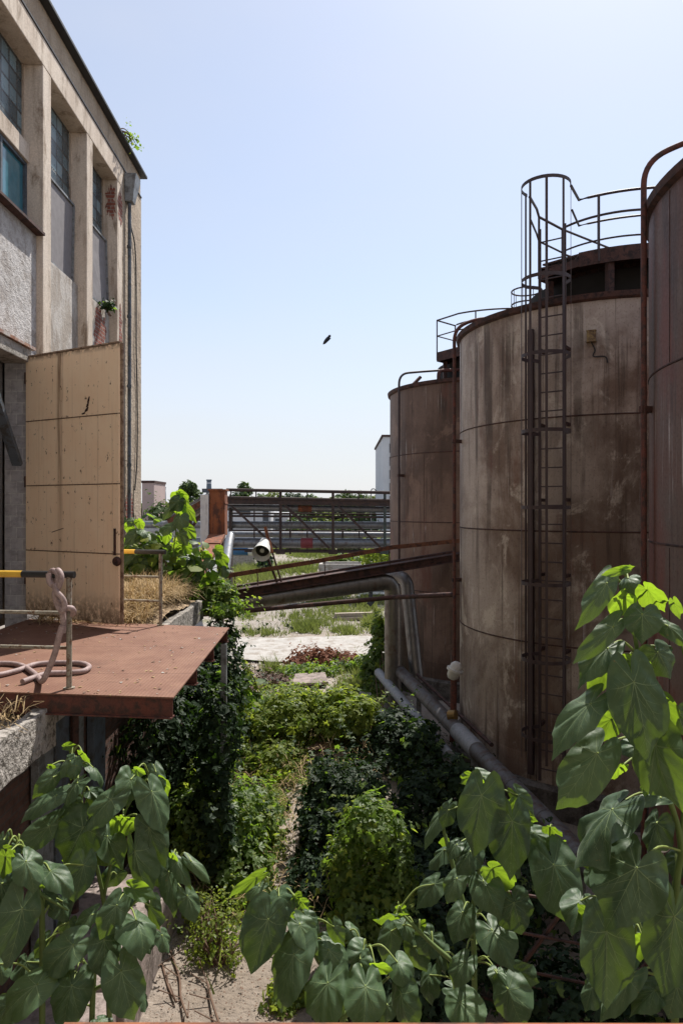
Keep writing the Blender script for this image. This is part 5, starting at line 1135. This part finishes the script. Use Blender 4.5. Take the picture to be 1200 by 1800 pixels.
def branches():
    rng = random.Random(9)
    for k, (pts, lb) in enumerate((([(300, 1680), (315, 1725), (318, 1760), (330, 1800)], 'long bare dead branch on the path, forking near the bottom edge'), ([(285, 1700), (296, 1740), (310, 1770)], 'short bare dead branch beside the concrete ledge'), ([(365, 1735), (372, 1765), (385, 1810)], 'thin bare dead twig in the middle of the bare path'))):
        q = [G(x, y)+V(0, 0, .03+.04*rng.random()) for x, y in pts]; mb = MB(); mb.tube(spline(q, 6), .012, 6)
        for j in range(4): c = q[j % len(q)]; mb.tube([c, c+V(rng.uniform(-.25, .25), rng.uniform(-.2, .3), rng.uniform(.02, .12))], .006, 5)
        tag(mb.build('dead_branch', 'twig', None), lb, 'branch')
branches()
def strawbed(name, label, n, region, zf, seed, length=.35, base=None):
    rng = np.random.default_rng(seed); x0, x1, y0, y1 = region
    x, y = rng.uniform(x0, x1, n), rng.uniform(y0, y1, n); z = zf(x, y)
    a = rng.uniform(0, 6.28, n); L_ = length*rng.uniform(.5, 1.3, n); el = rng.normal(.25, .35, n)
    c = np.stack([x, y, z+rng.uniform(.0, .16, n)], 1); d = np.stack([np.cos(a)*np.cos(el), np.sin(a)*np.cos(el), np.sin(el)], 1)*L_[:, None]
    s_ = np.stack([-np.sin(a), np.cos(a), np.zeros(n)], 1)*.0045; m = c+d*.55+np.array((0, 0, .05)); e = c+d
    v = np.stack([c-s_, c+s_, m+s_, m-s_, e+s_*.3, e-s_*.3], 1).reshape(-1, 3); k = (np.arange(n)*6)[:, None, None]
    f = (np.array([(0, 1, 2, 3), (3, 2, 4, 5)])[None]+k).reshape(-1, 4)
    o = npmesh(name, v, f, 'straw', rnd=np.repeat(rng.uniform(0, 1, n), 6)); o['kind'] = 'stuff'; o['label'] = label; o['category'] = 'dry grass'
strawbed('dry_grass', 'tangled straw coloured dry grass on the dock behind the gate', 8500, (-4.3, -2.74, 9.5, 12.8), lambda x, y: -1.72+.22*np.clip((y-9.4)/1.2, 0, 1)*(.8+.5*np.sin(x*3+y)), 41)
strawbed('dry_weeds', 'dry yellow brown weed stalks strewn between the bushes of the passage', 1900, (-1.9, .6, 8.2, 14.5), lambda x, y: gz(x, y)+.02+.12*np.abs(np.sin(x*3+y*2)), 43, .3)
strawbed('dry_grass', 'wisps of dry grass along the near dock parapet', 150, (-3.1, -2.62, 5.2, 6.0), lambda x, y: -1.86+0*x, 42, .26)

# ================================================================== PAULOWNIA SAPLINGS: one leaf at a time
TH = np.array([0, 9, 18, 32, 45, 60, 75, 100, 130, 150, 165, 180.]); RA = np.array([.80, .70, .655, .645, .635, .60, .56, .50, .43, .36, .25, .08])
def leaf_geo(A, ax, nr, S, sy, rng, kind='t'):
    """heart shaped blade hanging from A along ax, upper face nr; returns blade verts/faces and vein verts/faces"""
    sd = ax.cross(nr); ns = 48; rho = (.12, .28, .44, .58, .71, .83, .93, 1.0); arch = rng.uniform(*{'t': (.5, 1.3), 'l': (.9, 1.8), 'd': (.1, .7), 'u': (.1, .4)}[kind]); ph = rng.uniform(0, 6.28)
    fold = rng.uniform(.08, .5); droop = rng.uniform(.15, .55); rip = rng.uniform(.02, .05); tw = rng.normal(0, .22); cup = rng.uniform(-.12, .2); edge = rng.uniform(.1, .45)
    lob = rng.uniform(.0, .10); asy = rng.normal(0, .05)
    def rad(th): 
        d = abs(((th+180) % 360)-180); return float(np.interp(d, TH, RA))*(1+.03*math.sin(R(th)*5+ph)+asy*math.sin(R(th))+.012*math.sin(R(th)*17+ph)+lob*max(0, math.cos(R(d-62)*3.2))*(1 if d < 120 else 0))
    def srf(x, y):
        th = math.atan2(x, y); r = math.hypot(x, y)
        z = -fold*abs(x)**1.25-droop*.3*(max(0, y)**2)+(arch*y*(.8-y) if y > 0 else arch*.8*y)-cup*x*x*2+rip*r*1.6*math.sin(th*9+ph)+tw*x*y+.024*math.sin((y-abs(x)*.75)*25+ph)*min(1, abs(x)*4)-.10*max(0, -y)**1.0
        z += .06*math.sin(x*6.5+ph)*math.sin(y*5+ph*2)*r+edge*r*r*r*math.sin(th*6+ph*1.7)
        return A+(sd*x+ax*(y*sy)+nr*z)*S
    V_ = [srf(0, 0)]; F_ = []
    for q in rho:
        for k in range(ns):
            th = 360*k/ns; r = rad(th)*q; V_.append(srf(r*math.sin(R(th)), r*math.cos(R(th))))
    for k in range(ns): F_.append((0, 1+k, 1+(k+1) % ns, 1+(k+1) % ns))
    for i in range(len(rho)-1):
        for k in range(ns): F_.append((1+i*ns+k, 1+(i+1)*ns+k, 1+(i+1)*ns+(k+1) % ns, 1+i*ns+(k+1) % ns))
    VV, VF = [], []
    def strip(p0, p1, w0, w1, n=6):
        dx, dy = p1[0]-p0[0], p1[1]-p0[1]; L_ = math.hypot(dx, dy); px, py = -dy/L_, dx/L_; o = len(VV)
        for i in range(n+1):
            t = i/n; x, y = p0[0]+dx*t, p0[1]+dy*t+.03*math.sin(t*3.14)*abs(dx); ww = (w0+(w1-w0)*t)/2
            for sg in (-1, 1): VV.append(srf(x+px*ww*sg, y+py*ww*sg)+nr*(.0045*S))
        for i in range(n): VF.append((o+2*i, o+2*i+1, o+2*i+3, o+2*i+2))
    for th in (0, 40, -40, 84, -84, 130, -130):
        r = rad(th)*(.95 if th == 0 else .88); strip((0, 0), (r*math.sin(R(th)), r*math.cos(R(th))), .017 if th == 0 else .012, .003, 8)
        if abs(th) in (40, 84):
            for q in (.4, .66):
                x, y = r*q*math.sin(R(th)), r*q*math.cos(R(th)); sg = 1 if th > 0 else -1
                for dth in (38, -34): r2 = rad(th+sg*dth*(1-q)*.9)*.86; strip((x, y), (x+(r2-r*q)*.8*math.sin(R(th+sg*dth)), y+(r2-r*q)*.8*math.cos(R(th+sg*dth))), .005, .0015, 4)
    for y in (.14, .27, .41, .54, .65):
        for sg in (-1, 1): strip((0, y), (sg*(.8-y)*.50, y+(.8-y)*.40), .006, .0015, 4)
    return V_, F_, VV, VF
def sapling(label, base, stems, spec, seed, cat='sapling', name='paulownia_sapling'):
    """stems: polylines of world points; spec: (attach px, attach py, tip px, tip py, width px, depth, kind)"""
    rng = np.random.default_rng(seed); t = thing(name, label, cat, base, 'big leaved saplings')
    bv, bf, vv, vf, rb, rv, tb, tv_ = [], [], [], [], [], [], [], []; pet = MB()
    sp = [spline(s, 8) for s in stems]; allp = [p for s in sp for p in s]
    for (ax_, ay_, tx_, ty_, w_, Y, kind) in spec:
        Y -= .10 if kind == 'u' and Y < 8 else 0
        A = P(ax_, ay_, Y); l = Vector(((tx_-ax_)/F*Y, 0, -(ty_-ay_)/F*Y)); W_ = w_/F*Y; S = W_*.86/1.05*(1.0 if Y > 8 else rng.uniform(.88, 1.04))
        full = {'t': max(.80*S, l.length*1.12), 'l': max(.84*S, l.length*1.22), 'u': max(.80*S, l.length*1.06), 'd': max(.80*S, l.length*1.01)}[kind]
        full = min(full, 1.16*S) if l.length < 1.14*S else l.length*1.02
        dep = math.sqrt(max(0, full*full-l.length_squared)); sg = 1 if kind == 'u' else -1
        if l.length < 1e-4: l = V(.001, 0, -.001)
        ax = (l+V(0, sg*dep, 0)).normalized(); sy = full/(.8*S)
        tocam = (-A).normalized(); side = ax.cross(tocam)
        if side.length < .15: side = V(1, 0, 0).cross(ax).cross(ax)*-1
        side.normalize(); nr = side.cross(ax).normalized()
        if kind == 'u':
            if nr.dot(tocam) > 0: nr = -nr
            nr = (nr+V(0, 0, .25)-ax*0).normalized()
        else:
            if nr.dot(tocam) < 0: nr = -nr
            nr = (nr+V(0, 0, {'t': .25, 'l': .7, 'd': .05}[kind])).normalized()
        nr = (nr-ax*nr.dot(ax)).normalized()
        nr = Matrix.Rotation(rng.normal(0, .38), 3, ax) @ nr
        a, b, c, d = leaf_geo(A, ax, nr, S, sy, rng, kind); q = rng.uniform(0, 1); th = {'u': .9, 'l': .17, 't': .13, 'd': .04}[kind]*rng.uniform(.6, 1.25); tb += [th]*len(a); tv_ += [th]*len(c)
        o = len(bv); bv += a; bf += [[i+o for i in f] for f in b]; rb += [q]*len(a)
        o = len(vv); vv += c; vf += [[i+o for i in f] for f in d]; rv += [q]*len(c)
        cand = [p for p in allp if p.z < A.z+.02] or allp
        s = min(cand, key=lambda p: (p-A).length+abs(p.z-(A.z-.10))*.6)
        if (s-A).length > .55: s = A+(s-A).normalized()*.5
        mid = (A+s)/2+V(0, .02, .05); pet.tube(spline([s, mid, A], 5), [.0065]*6+[.005]*5, 6)
    def quads(V_, F_, nm, mt, rr, par):
        v = np.array([tuple(p) for p in V_]); me_f = [f if len(set(f)) == 4 else f[:3] for f in F_]
        me = bpy.data.meshes.new(nm); ob = bpy.data.objects.new(nm, me); col.objects.link(ob); ob.parent = par; org = WL[par.name]; WL[ob.name] = org
        me.from_pydata((v-np.array(org)).tolist(), [], me_f); me.materials.append(M[mt]); at = me.attributes.new('rnd', 'FLOAT', 'POINT'); at.data.foreach_set('value', np.array(rr, dtype=np.float32))
        me.polygons.foreach_set('use_smooth', [True]*len(me.polygons)); me.update(); return ob
    nb = len(bv); fo = quads(bv+vv, bf+[[i+nb for i in f] for f in vf], 'foliage', 'paulownia_leaf', rb+rv, t)
    at = fo.data.attributes.new('thin', 'FLOAT', 'POINT'); at.data.foreach_set('value', np.array(tb+tv_, dtype=np.float32))
    fo.data.materials.append(M['paulownia_vein']); fo.data.polygons.foreach_set('material_index', [0]*len(bf)+[1]*len(vf))
    mb = pet; mb.mi = [1]*len(mb.f)
    for s in sp:
        n = len(s); r0 = .022 if s[0].z < -3 else .013
        mb.tube(s, [r0*(1-.6*i/(n-1)) for i in range(n)], 8)
    mb.build('stem', ['stem_green', 'petiole'], t, smooth=180)
    return t
def conv(lst, sc_, ox, oy, Y):
    return [(a/sc_+ox, b/sc_+oy, c/sc_+ox, d/sc_+oy, w_/sc_, Y+dy, k) for (a, b, c, d, w_, dy, k) in lst]
SPEC = {}
SPEC['L1'] = conv([(318, 88, 362, 82, 40, .1, 'u'), (345, 128, 378, 152, 45, .05, 't'), (398, 120, 436, 178, 42, .1, 'u'), (240, 180, 270, 190, 30, .1, 'u'), (338, 160, 295, 240, 85, 0, 't'), (368, 180, 345, 248, 70, -.05, 't'), (448, 190, 500, 275, 95, 0, 'l'), (255, 235, 168, 330, 95, 0, 'l'), (372, 265, 325, 370, 125, -.1, 'l'), (268, 325, 108, 445, 130, -.1, 'l'), (372, 395, 292, 490, 125, 0, 'd'), (238, 470, 74, 595, 130, -.1, 't'),
 (400, 475, 310, 665, 240, -.15, 'd'), (535, 340, 415, 485, 150, -.1, 't'), (628, 245, 588, 372, 150, 0, 't'), (748, 210, 785, 325, 90, .05, 'l'), (770, 250, 805, 330, 80, .15, 'u'), (728, 305, 805, 500, 185, -.1, 't'), (590, 430, 640, 505, 140, .1, 'u'), (715, 478, 800, 655, 180, -.1, 'd'), (515, 520, 602, 660, 150, 0, 'l'), (480, 600, 560, 640, 110, .1, 'u'), (648, 588, 738, 790, 160, -.15, 'd'), (845, 640, 925, 760, 75, 0, 't'), (918, 640, 1018, 738, 65, 0, 'l'),
 (808, 690, 848, 885, 125, 0, 't'), (900, 805, 950, 925, 120, -.05, 'd'), (735, 640, 800, 770, 125, .05, 't'), (560, 290, 545, 300, 60, .1, 'u'), (450, 330, 490, 420, 110, .15, 'd'), (430, 300, 475, 330, 70, .1, 't'), (655, 200, 700, 225, 45, .1, 'u'), (830, 610, 850, 660, 40, .1, 'u'), (700, 740, 690, 790, 90, .2, 't'), (560, 700, 480, 760, 120, .25, 'd'), (330, 640, 300, 690, 70, .1, 'u')], 2.727, 0, 1280, 4.5)
SPEC['L2'] = conv([(28, 615, 6, 735, 95, 0, 'u'), (125, 640, 182, 778, 150, -.1, 't'), (242, 685, 368, 805, 140, 0, 'l'), (108, 865, 58, 1135, 230, -.15, 'd'), (8, 745, 35, 935, 140, -.05, 'd'), (402, 655, 370, 825, 160, .2, 'd'), (55, 600, 110, 655, 70, .05, 't'), (20, 535, 8, 625, 65, .05, 't'), (80, 560, 110, 600, 60, .1, 't'), (30, 580, 75, 610, 60, .1, 'u'), (300, 830, 320, 930, 150, .25, 'd'), (180, 750, 130, 810, 90, .15, 'u'), (330, 930, 300, 1000, 110, .3, 'd'), (0, 1130, 30, 1220, 160, .2, 'd'), (210, 800, 260, 870, 100, .2, 'd')], 2.727, 0, 1280, 4.0)
SPEC['L3'] = conv([(640, 770, 745, 835, 105, .05, 'u'), (560, 850, 488, 1000, 150, -.1, 't'), (655, 925, 722, 1048, 200, -.1, 'l'), (722, 855, 772, 970, 110, .1, 't'), (440, 895, 365, 985, 95, .05, 'l'), (500, 1015, 505, 1190, 165, -.1, 't'), (352, 1040, 210, 1175, 200, -.1, 'l'), (582, 1165, 660, 1380, 215, -.2, 't'), (345, 1235, 328, 1425, 210, -.2, 't'), (178, 1230, 25, 1395, 205, -.2, 'l'), (780, 995, 812, 1075, 95, .1, 'd'), (222, 1018, 165, 1095, 95, .1, 't'), (600, 820, 570, 880, 90, .1, 'd'), (690, 1300, 705, 1365, 70, 0, 't'), (260, 1180, 290, 1280, 170, .2, 'd'), (130, 1120, 150, 1200, 160, .25, 'd'), (540, 980, 570, 1050, 120, .15, 'd'), (40, 1330, 10, 1420, 150, .0, 't'), (480, 1400, 540, 1440, 120, .1, 'd'), (700, 1010, 730, 1070, 110, .15, 'd')], 2.727, 0, 1280, 4.1)
SPEC['C1'] = conv([(195, 388, 52, 508, 70, 0, 'u'), (205, 432, 132, 500, 65, .05, 'l'), (250, 425, 280, 405, 28, .1, 't'), (300, 478, 358, 565, 150, 0, 'l'), (248, 590, 170, 825, 245, -.15, 'd'), (405, 505, 438, 548, 75, .05, 'u'), (378, 480, 400, 540, 80, .05, 'u'), (435, 580, 490, 660, 120, .05, 'd'), (400, 615, 485, 740, 150, -.05, 'l'), (565, 625, 615, 705, 110, 0, 'l'), (540, 738, 635, 845, 145, -.05, 'l'), (372, 758, 308, 1012, 235, -.15, 't'), (535, 895, 500, 1100, 240, -.2, 't'), (705, 738, 618, 765, 140, .05, 't'), (690, 780, 712, 855, 130, 0, 't'), (762, 815, 850, 842, 85, .05, 'u'), (715, 910, 692, 1095, 230, -.2, 't'), (885, 945, 965, 1090, 205, -.1, 't'), (868, 795, 905, 885, 140, 0, 'l'), (350, 560, 355, 610, 60, .1, 'u'), (540, 690, 480, 720, 110, .15, 'd'), (570, 950, 560, 1080, 130, .0, 'u'), (340, 690, 300, 740, 110, .15, 'd'), (250, 520, 190, 590, 100, .1, 'u'), (820, 1000, 800, 1100, 150, .1, 'd'), (640, 640, 700, 700, 90, .2, 't')], 2.727, 380, 1400, 4.3)
SPEC['R1'] = conv([(862, 565, 755, 612, 105, .05, 'u'), (900, 610, 932, 700, 115, 0, 'l'), (870, 545, 920, 570, 70, .1, 'u'), (838, 645, 788, 778, 135, 0, 't'), (978, 615, 1005, 642, 60, .1, 'u'), (1030, 670, 960, 745, 170, 0, 'd'), (945, 720, 1005, 810, 130, .05, 't'), (1072, 755, 1092, 825, 100, 0, 'l'), (1022, 855, 1020, 965, 150, -.05, 'l'), (1045, 420, 955, 525, 135, .05, 't'), (1090, 255, 1012, 345, 110, .05, 't'), (1085, 75, 985, 240, 110, 0, 'l'), (1185, 560, 1115, 665, 150, 0, 't'), (1095, 205, 1085, 250, 60, .1, 'u')], 2.727, 380, 1400, 5.0) + conv([(188, 165, 128, 455, 260, -.2, 'd'), (342, 295, 318, 575, 265, -.25, 'd'), (128, 75, 88, 115, 80, .05, 'u'), (200, 75, 305, 175, 120, 0, 't'), (150, 110, 200, 185, 120, .05, 'u'), (330, 245, 450, 310, 170, .05, 'u'), (370, 165, 445, 260, 110, 0, 't'), (530, 325, 600, 375, 100, .05, 'u'), (450, 355, 590, 430, 130, 0, 'l'), (560, 435, 610, 485, 130, .05, 'u'), (550, 515, 610, 795, 290, -.2, 'l'), (198, 600, 262, 740, 185, -.05, 'l'), (245, 540, 372, 660, 140, .05, 'u'), (350, 705, 390, 865, 240, -.1, 'd'), (242, 845, 320, 980, 225, -.1, 'l'), (130, 450, 58, 565, 160, 0, 'd'), (62, 415, 15, 485, 95, 0, 'l'), (62, 585, 8, 700, 120, 0, 't'), (92, 755, 35, 870, 150, 0, 't'), (102, 1005, 35, 1120, 150, -.05, 'l'), (268, 1050, 250, 1100, 110, .05, 'd'), (375, 1055, 475, 1105, 120, 0, 'd'), (322, 1140, 382, 1290, 215, -.1, 't'), (70, 1140, 215, 1225, 110, .05, 'l'), (80, 1205, 190, 1300, 220, -.1, 'l'), (420, 290, 470, 300, 60, .1, 'u'), (20, 240, -10, 330, 90, .1, 'd')], 2.857, 780, 1340, 4.4)
SPEC['R2'] = conv([(755, 165, 612, 205, 75, .0, 'u'), (760, 160, 850, 140, 55, .0, 'u'), (795, 222, 800, 325, 165, .0, 'l'), (645, 255, 415, 560, 200, -.05, 'l'), (765, 350, 690, 490, 205, .1, 'u'), (925, 300, 1065, 455, 205, .1, 'u'), (895, 470, 880, 665, 310, -.1, 'd'), (1110, 390, 1165, 505, 90, .05, 'u'), (1070, 550, 1180, 690, 140, 0, 'l'), (690, 555, 375, 805, 165, -.05, 'l'), (650, 705, 425, 960, 250, -.05, 'l'), (790, 790, 1005, 865, 160, .1, 'u'), (650, 815, 520, 1000, 215, .1, 'u'), (1000, 730, 1080, 915, 270, .05, 'd'), (835, 935, 890, 1460, 445, -.2, 't'), (535, 1085, 230, 1440, 280, -.1, 'l'), (1030, 1060, 1150, 1260, 200, .1, 'u'), (680, 1190, 520, 1375, 210, .1, 'u'), (580, 1425, 255, 1785, 350, -.15, 'l'), (740, 1520, 670, 1625, 130, .1, 'u'), (985, 1370, 1150, 1800, 420, -.15, 'l'), (860, 1380, 740, 1430, 210, .15, 'd'), (780, 830, 720, 780, 70, .1, 'u'), (1140, 1150, 1180, 1300, 230, .2, 'd'), (1020, 700, 1010, 760, 160, .15, 'd')], 3.913, 900, 960, 3.4) + conv([(842, 238, 635, 530, 340, -.1, 'd'), (1085, 180, 815, 212, 85, .0, 'l'), (965, 530, 790, 815, 390, -.2, 'd'), (1065, 305, 1000, 460, 170, .15, 'd'), (815, 850, 790, 1200, 280, -.1, 'd'), (930, 1085, 755, 1280, 145, .05, 'l'), (1155, 775, 1060, 1140, 310, -.2, 'd'), (1000, 895, 995, 1020, 120, .1, 'u'), (1060, 1145, 915, 1250, 160, .05, 't'), (745, 1130, 690, 1240, 125, .05, 'd'), (685, 695, 610, 810, 190, .15, 'l'), (940, 795, 1075, 865, 170, .2, 'l'), (1165, 1125, 1110, 1280, 220, 0, 'd'), (740, 555, 810, 600, 140, .2, 'l'), (710, 470, 820, 525, 110, .1, 'u'), (720, 750, 690, 800, 110, .15, 'u'), (1150, 650, 1120, 760, 200, .2, 'd'), (1170, 480, 1130, 580, 170, .25, 'd'), (1000, 140, 1040, 120, 70, .1, 'u')], 2.857, 780, 1340, 3.5)
def gp(px, Y): return V(P(px, 0, Y).x, Y, GZ-.05)
sapling('tall big leaved sapling at lower left, its top reaching just under the platform', gp(200, 4.9), [[gp(200, 4.9), P(190, 1700, 4.75), P(182, 1580, 4.7), P(150, 1440, 4.65), P(122, 1312, 4.6)], [P(182, 1580, 4.7), P(215, 1440, 4.65), P(262, 1362, 4.6)], [P(190, 1640, 4.7), P(260, 1560, 4.65), P(310, 1515, 4.6)]], SPEC['L1'], 51)
sapling('big leaved sapling cut off by the left picture edge', gp(70, 4.2), [[gp(70, 4.2), P(75, 1680, 4.15), P(68, 1570, 4.1), P(50, 1500, 4.1), P(22, 1475, 4.1)], [P(68, 1570, 4.1), P(120, 1600, 4.15)]], SPEC['L2'], 52)
sapling('big leaved sapling in the bottom left corner over the concrete ledge', gp(160, 4.3), [[gp(160, 4.3), P(165, 1720, 4.25), P(205, 1640, 4.2), P(228, 1580, 4.2)], [P(165, 1720, 4.25), P(130, 1660, 4.2)], [P(165, 1740, 4.25), P(220, 1710, 4.2)]], SPEC['L3'], 53)
sapling('big leaved sapling at bottom centre beside the bare path', gp(600, 4.6), [[gp(600, 4.6), P(600, 1760, 4.5), P(560, 1690, 4.45), P(520, 1620, 4.4), P(468, 1560, 4.4)], [P(600, 1760, 4.5), P(625, 1690, 4.45), P(650, 1660, 4.4)], [P(600, 1790, 4.5), P(680, 1720, 4.5)]], SPEC['C1'], 54)
sapling('big leaved sapling right of centre in front of the foot pipe', gp(830, 4.8), [[gp(830, 4.8), P(833, 1720, 4.7), P(830, 1600, 4.6), P(850, 1480, 4.55), P(838, 1385, 4.5)], [P(833, 1720, 4.8), P(760, 1660, 4.9), P(700, 1600, 5.0)], [P(830, 1620, 4.7), P(900, 1520, 4.5), P(975, 1480, 4.5)], [P(833, 1660, 4.7), P(790, 1500, 4.9), P(770, 1420, 5.0)]], SPEC['R1'], 55)
sapling('tallest big leaved sapling at right with yellow backlit top leaves', gp(1190, 3.9), [[gp(1190, 3.9), P(1185, 1650, 3.7), P(1195, 1480, 3.65), P(1150, 1330, 3.6), P(1120, 1150, 3.55), P(1100, 1010, 3.5)], [P(1195, 1560, 3.7), P(1130, 1640, 3.6), P(1075, 1610, 3.6)], [P(1195, 1480, 3.65), P(1215, 1250, 3.6), P(1190, 1100, 3.6)]], SPEC['R2'], 56)
D = lambda lst: [(x/5+200, y/5+820, x2/5+200, y2/5+820, w_/5, Y, k) for (x, y, x2, y2, w_, Y, k) in lst]
sapling('small big leaved sapling on the dock nearest the gate edge', P(240, 1020, 12.0), [[P(246, 1030, 12), P(242, 960, 12), P(238, 905, 12)]], D([(165, 470, 130, 530, 80, 12, 't'), (140, 520, 150, 610, 100, 12, 'u'), (225, 480, 260, 550, 90, 12, 'u'), (190, 600, 100, 690, 150, 11.9, 'd'), (250, 560, 300, 640, 110, 11.9, 'l'), (230, 600, 280, 680, 100, 12.1, 'u'), (200, 770, 100, 880, 160, 11.9, 'd'), (240, 780, 300, 880, 120, 12, 'u'), (230, 830, 320, 900, 130, 12, 'd'), (210, 900, 150, 960, 150, 12, 'd'), (260, 690, 320, 730, 110, 12, 'l'), (110, 480, 80, 560, 90, 12.1, 'd'), (260, 880, 290, 960, 130, 12.1, 'd'), (130, 1000, 150, 1060, 90, 12, 'u')]), 57)
sapling('slender big leaved sapling on the dock, highest beside the box duct', P(305, 1020, 12.4), [[P(300, 1030, 12.4), P(306, 960, 12.4), P(310, 925, 12.4), P(312, 870, 12.4)]], D([(570, 245, 490, 310, 110, 12.4, 'u'), (590, 240, 660, 320, 90, 12.4, 'u'), (570, 300, 500, 400, 150, 12.3, 'd'), (590, 350, 570, 450, 120, 12.4, 'u'), (490, 380, 430, 480, 90, 12.4, 't'), (640, 360, 720, 500, 110, 12.4, 'u'), (580, 450, 580, 570, 170, 12.3, 'd'), (500, 530, 380, 610, 110, 12.3, 'd'), (640, 540, 720, 650, 120, 12.4, 'u'), (470, 580, 450, 690, 110, 12.4, 'u'), (580, 600, 660, 700, 150, 12.3, 'd'), (560, 680, 560, 760, 110, 12.5, 'u'), (630, 700, 670, 780, 110, 12.4, 'u'), (430, 770, 400, 850, 110, 12.4, 'u'), (470, 700, 390, 750, 120, 12.5, 'd'), (620, 790, 570, 830, 130, 12.4, 'd'), (350, 780, 420, 860, 110, 12.5, 'd')]), 58)
sapling('bushy big leaved sapling on the dock beside the sloping duct cover', P(370, 1040, 12.8), [[P(362, 1050, 12.8), P(366, 1005, 12.8), P(378, 970, 12.8)], [P(362, 1050, 12.8), P(330, 1000, 12.7)]], D([(900, 730, 960, 780, 110, 12.8, 'u'), (830, 770, 770, 820, 110, 12.8, 'u'), (840, 830, 790, 900, 140, 12.7, 'd'), (940, 800, 990, 910, 130, 12.8, 'u'), (660, 830, 690, 930, 140, 12.6, 'd'), (550, 850, 510, 910, 110, 12.6, 'u'), (580, 890, 600, 970, 110, 12.6, 'u'), (650, 960, 670, 1050, 140, 12.6, 'd'), (740, 900, 770, 980, 110, 12.7, 'u'), (750, 970, 720, 1010, 90, 12.7, 'd'), (860, 940, 900, 1020, 110, 12.7, 'u'), (690, 850, 730, 830, 80, 12.7, 'u'), (540, 980, 480, 1020, 130, 12.6, 'l'), (950, 900, 990, 990, 110, 12.8, 'd'), (800, 1000, 830, 1040, 100, 12.7, 'u')]), 59)

# ================================================================== BIRD
def bird():
    c = P(574, 598, 22); t = thing('bird', 'small dark bird in flight, alone in the open sky', 'bird', c)
    k = 22/F; q = lambda x, y, dy=0: c+V((x-574)*k, dy, -(y-598)*k)
    mb = MB(); mb.tube(spline([q(567.5, 605.5), q(571, 601.5), q(574.5, 597), q(578, 592.5), q(580.8, 588.5)], 4), [.004, .02, .035, .045, .05, .055, .058, .06, .06, .058, .055, .05, .042, .045, .045, .03, .006], 10)
    mb.build('body', 'bird_black', t, smooth=180)
    for pts, nm in (([q(575, 597), q(578, 594), q(582, 596, -.12), q(577.5, 600.5, -.1), q(572, 604, -.05)], 'wing'), ([q(573, 598), q(577, 593), q(580.5, 586.5, .15), q(576, 590, .12), q(572, 597, .05)], 'wing')):
        mb = MB(); n = len(pts); d = V(0, .012, 0); mb.add(pts+[p+d for p in pts], [tuple(range(n)), tuple(range(n, 2*n))[::-1]]+[(i, (i+1) % n, n+(i+1) % n, n+i) for i in range(n)]); mb.build(nm, 'bird_black', t)
bird()
